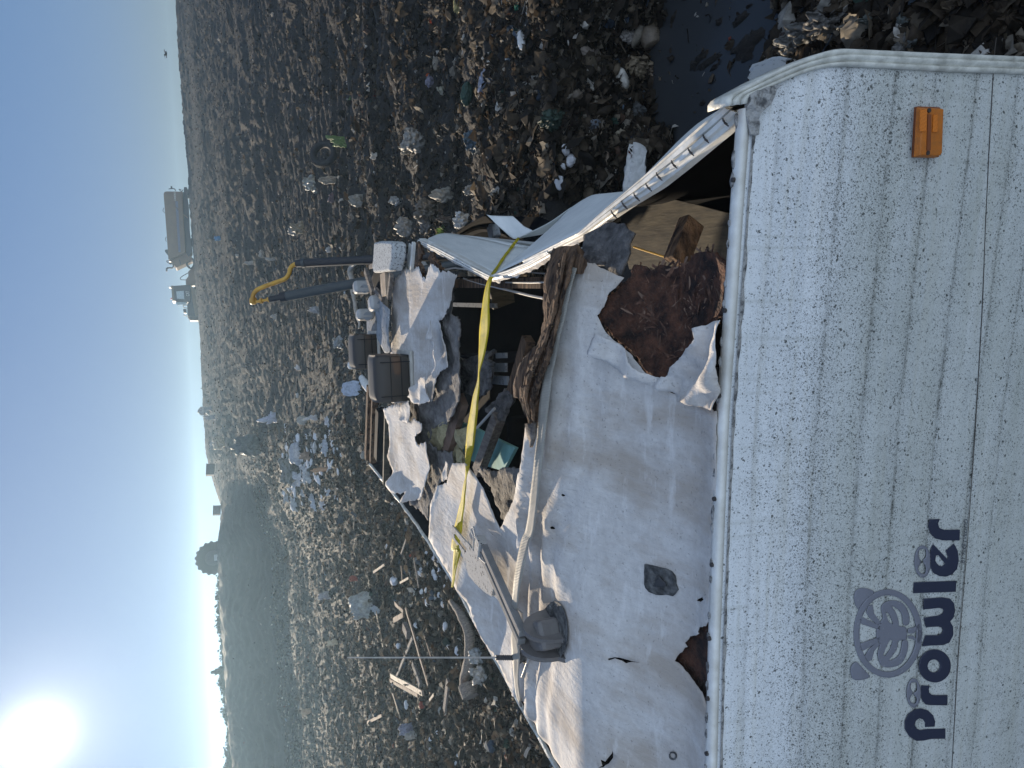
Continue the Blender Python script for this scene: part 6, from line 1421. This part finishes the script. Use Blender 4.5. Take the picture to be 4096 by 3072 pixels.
C(fr7(425, 840), 16, 26, (.12, .34, .60), 'plastic_scrap', 'bright blue scrap far off below the tanker', 'plastic scrap', seed=116)
# bags right behind the dented wall
for k, (X, Y, w, h, c_, lb) in enumerate(((720, 430, 70, 90, (.36, .34, .30), 'grey plastic bag heaped left of the weed behind the dented wall'), (870, 280, 80, 90, (.22, .19, .15), 'brown draped cloth above the foam cushion'), (1035, 170, 50, 90, (.46, .43, .36), 'cream cloth upslope of the white tub'), (1160, 370, 62, 66, (.66, .67, .66), 'bright white torn tub behind the dented wall'), (1060, 370, 20, 90, (.16, .12, .09), 'brown bark strip left of the white tub'), (870, 420, 60, 60, (.20, .19, .18), 'dark grey sack left of the weed'), (640, 215, 34, 66, (.42, .42, .40), 'white crumpled sheet far above the foam cushion'), (1230, 130, 40, 60, (.38, .36, .32), 'pale bag right of the cream cloth'))):
    C(r3(X, Y), w, h, c_, 'plastic_bag' if 'bag' in lb else 'rubbish_cloth', lb, 'plastic bag' if 'bag' in lb else 'rubbish', seed=130+k, fold=.45, n=22)
# green weed behind the dented wall
wp = G(r3(1010, 470)); WD = []; r_ = np.random.default_rng(3)
for k in range(34):
    a = r_.random()*6.28; l = .06+.10*r_.random(); b = V((math.cos(a)*l, math.sin(a)*l, .05+.16*r_.random())); s_ = V((-math.sin(a), math.cos(a), 0))*.018; WD.append(([V((0, 0, .02)), b*.6+s_, b, b*.6-s_], [(0, 1, 2, 3)]))
v, f = merge(*WD); single('weed', [wp+p for p in v], f, mat('weed_green', (.16, .24, .03), (.08, .13, .02), 8, .6, trans=.4), 'small bright green weed growing behind the dented wall', 'weed')

# ================================================================== light, air, view
sd = ray(*D(78, 1592)).normalized()
sl = bpy.data.lights.new('sun', 'SUN'); sl.energy = SUN_E; sl.angle = math.radians(.53); sl.color = (1.0, .84, .64)
so = bpy.data.objects.new('sun', sl); COL.objects.link(so); so.rotation_euler = (-sd).to_track_quat('-Z', 'Y').to_euler(); so.location = (0, 0, 30)
el = math.asin(sd.z); az = math.atan2(sd.x, sd.y)
w = bpy.data.worlds.new('World'); scene.world = w; w.use_nodes = True; t = w.node_tree; q_ = N(t)
bg = t.nodes['Background']; sky = t.nodes.new('ShaderNodeTexSky'); sky.sky_type = 'NISHITA'; sky.sun_disc = False
sky.sun_elevation = el; sky.sun_rotation = az; sky.air_density = 1.0; sky.dust_density = .7; sky.ozone_density = 2.2; sky.altitude = 100
nm = t.nodes.new('ShaderNodeTexCoord')
def vm(op, a, b=None):
    x = t.nodes.new('ShaderNodeVectorMath'); x.operation = op
    for v_, i_ in ((a, 0), (b, 1)):
        if v_ is None: continue
        if hasattr(v_, 'links'): t.links.new(v_, x.inputs[i_])
        else: x.inputs[i_].default_value = v_
    return x.outputs['Value'] if op == 'DOT_PRODUCT' else x.outputs[0]
c0 = vm('MULTIPLY', sky.outputs[0], (SKY_S,)*3)
c1 = vm('DIVIDE', c0, vm('ADD', (1, 1, 1), vm('MULTIPLY', c0, (SKY_K,)*3)))       # film-like shoulder on the bright sunward sky
c1 = vm('MULTIPLY', c1, SKY_T)
dt = q_.math('MAXIMUM', vm('DOT_PRODUCT', nm.outputs['Generated'], tuple(sd)), 0.0)
g1 = q_.math('ADD', q_.math('MULTIPLY', q_.math('POWER', dt, 2500.), .8), q_.math('ADD', q_.math('MULTIPLY', q_.math('POWER', dt, 380.), .20), q_.math('MULTIPLY', q_.math('POWER', dt, 110.), .05)))   # aureole round the sun
ga = t.nodes.new('ShaderNodeCombineXYZ'); [t.links.new(g1, ga.inputs[k_]) for k_ in range(3)]
c1 = vm('ADD', c1, vm('MULTIPLY', ga.outputs[0], (1.0, .97, .92)))
# unseen mottled glow added to the sky behind the camera as fill light
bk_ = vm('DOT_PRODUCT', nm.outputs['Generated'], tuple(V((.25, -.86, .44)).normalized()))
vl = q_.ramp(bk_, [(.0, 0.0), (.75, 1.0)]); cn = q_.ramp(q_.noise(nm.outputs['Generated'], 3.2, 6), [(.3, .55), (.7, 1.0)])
vv_ = q_.math('MULTIPLY', q_.math('MULTIPLY', vl, cn), BACK_FILL); vb = t.nodes.new('ShaderNodeCombineXYZ'); [t.links.new(vv_, vb.inputs[k_]) for k_ in range(3)]
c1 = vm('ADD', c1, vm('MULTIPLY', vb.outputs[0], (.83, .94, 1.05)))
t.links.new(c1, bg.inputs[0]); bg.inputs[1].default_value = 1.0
# haze
hv, hf = box((0, 0, 0), (500, 500, 1)); hz0, hz1 = -22.0, 9.0
hm_ = bpy.data.materials.new('thin_haze'); hm_.use_nodes = True; ht = hm_.node_tree; ht.nodes.clear(); ho = ht.nodes.new('ShaderNodeOutputMaterial'); pv_ = ht.nodes.new('ShaderNodeVolumePrincipled')
pv_.inputs['Color'].default_value = (.48, .74, 1, 1); pv_.inputs['Density'].default_value = HAZE; pv_.inputs['Anisotropy'].default_value = .64; ht.links.new(pv_.outputs[0], ho.inputs['Volume'])
if HAZE > 0:
    hz = link('haze', mkmesh('haze', [(p.x, p.y, hz0 if p.z < 0 else hz1) for p in hv], hf, hm_)); setp(hz, kind='stuff')
scene.view_settings.view_transform = 'Standard'; scene.view_settings.look = 'None'; scene.view_settings.exposure = EXPO; scene.view_settings.gamma = 1
scene.cycles.volume_bounces = 0; scene.cycles.max_bounces = 6; scene.cycles.diffuse_bounces = 3; scene.cycles.glossy_bounces = 3; scene.cycles.transmission_bounces = 4
scene.cycles.use_denoising = True
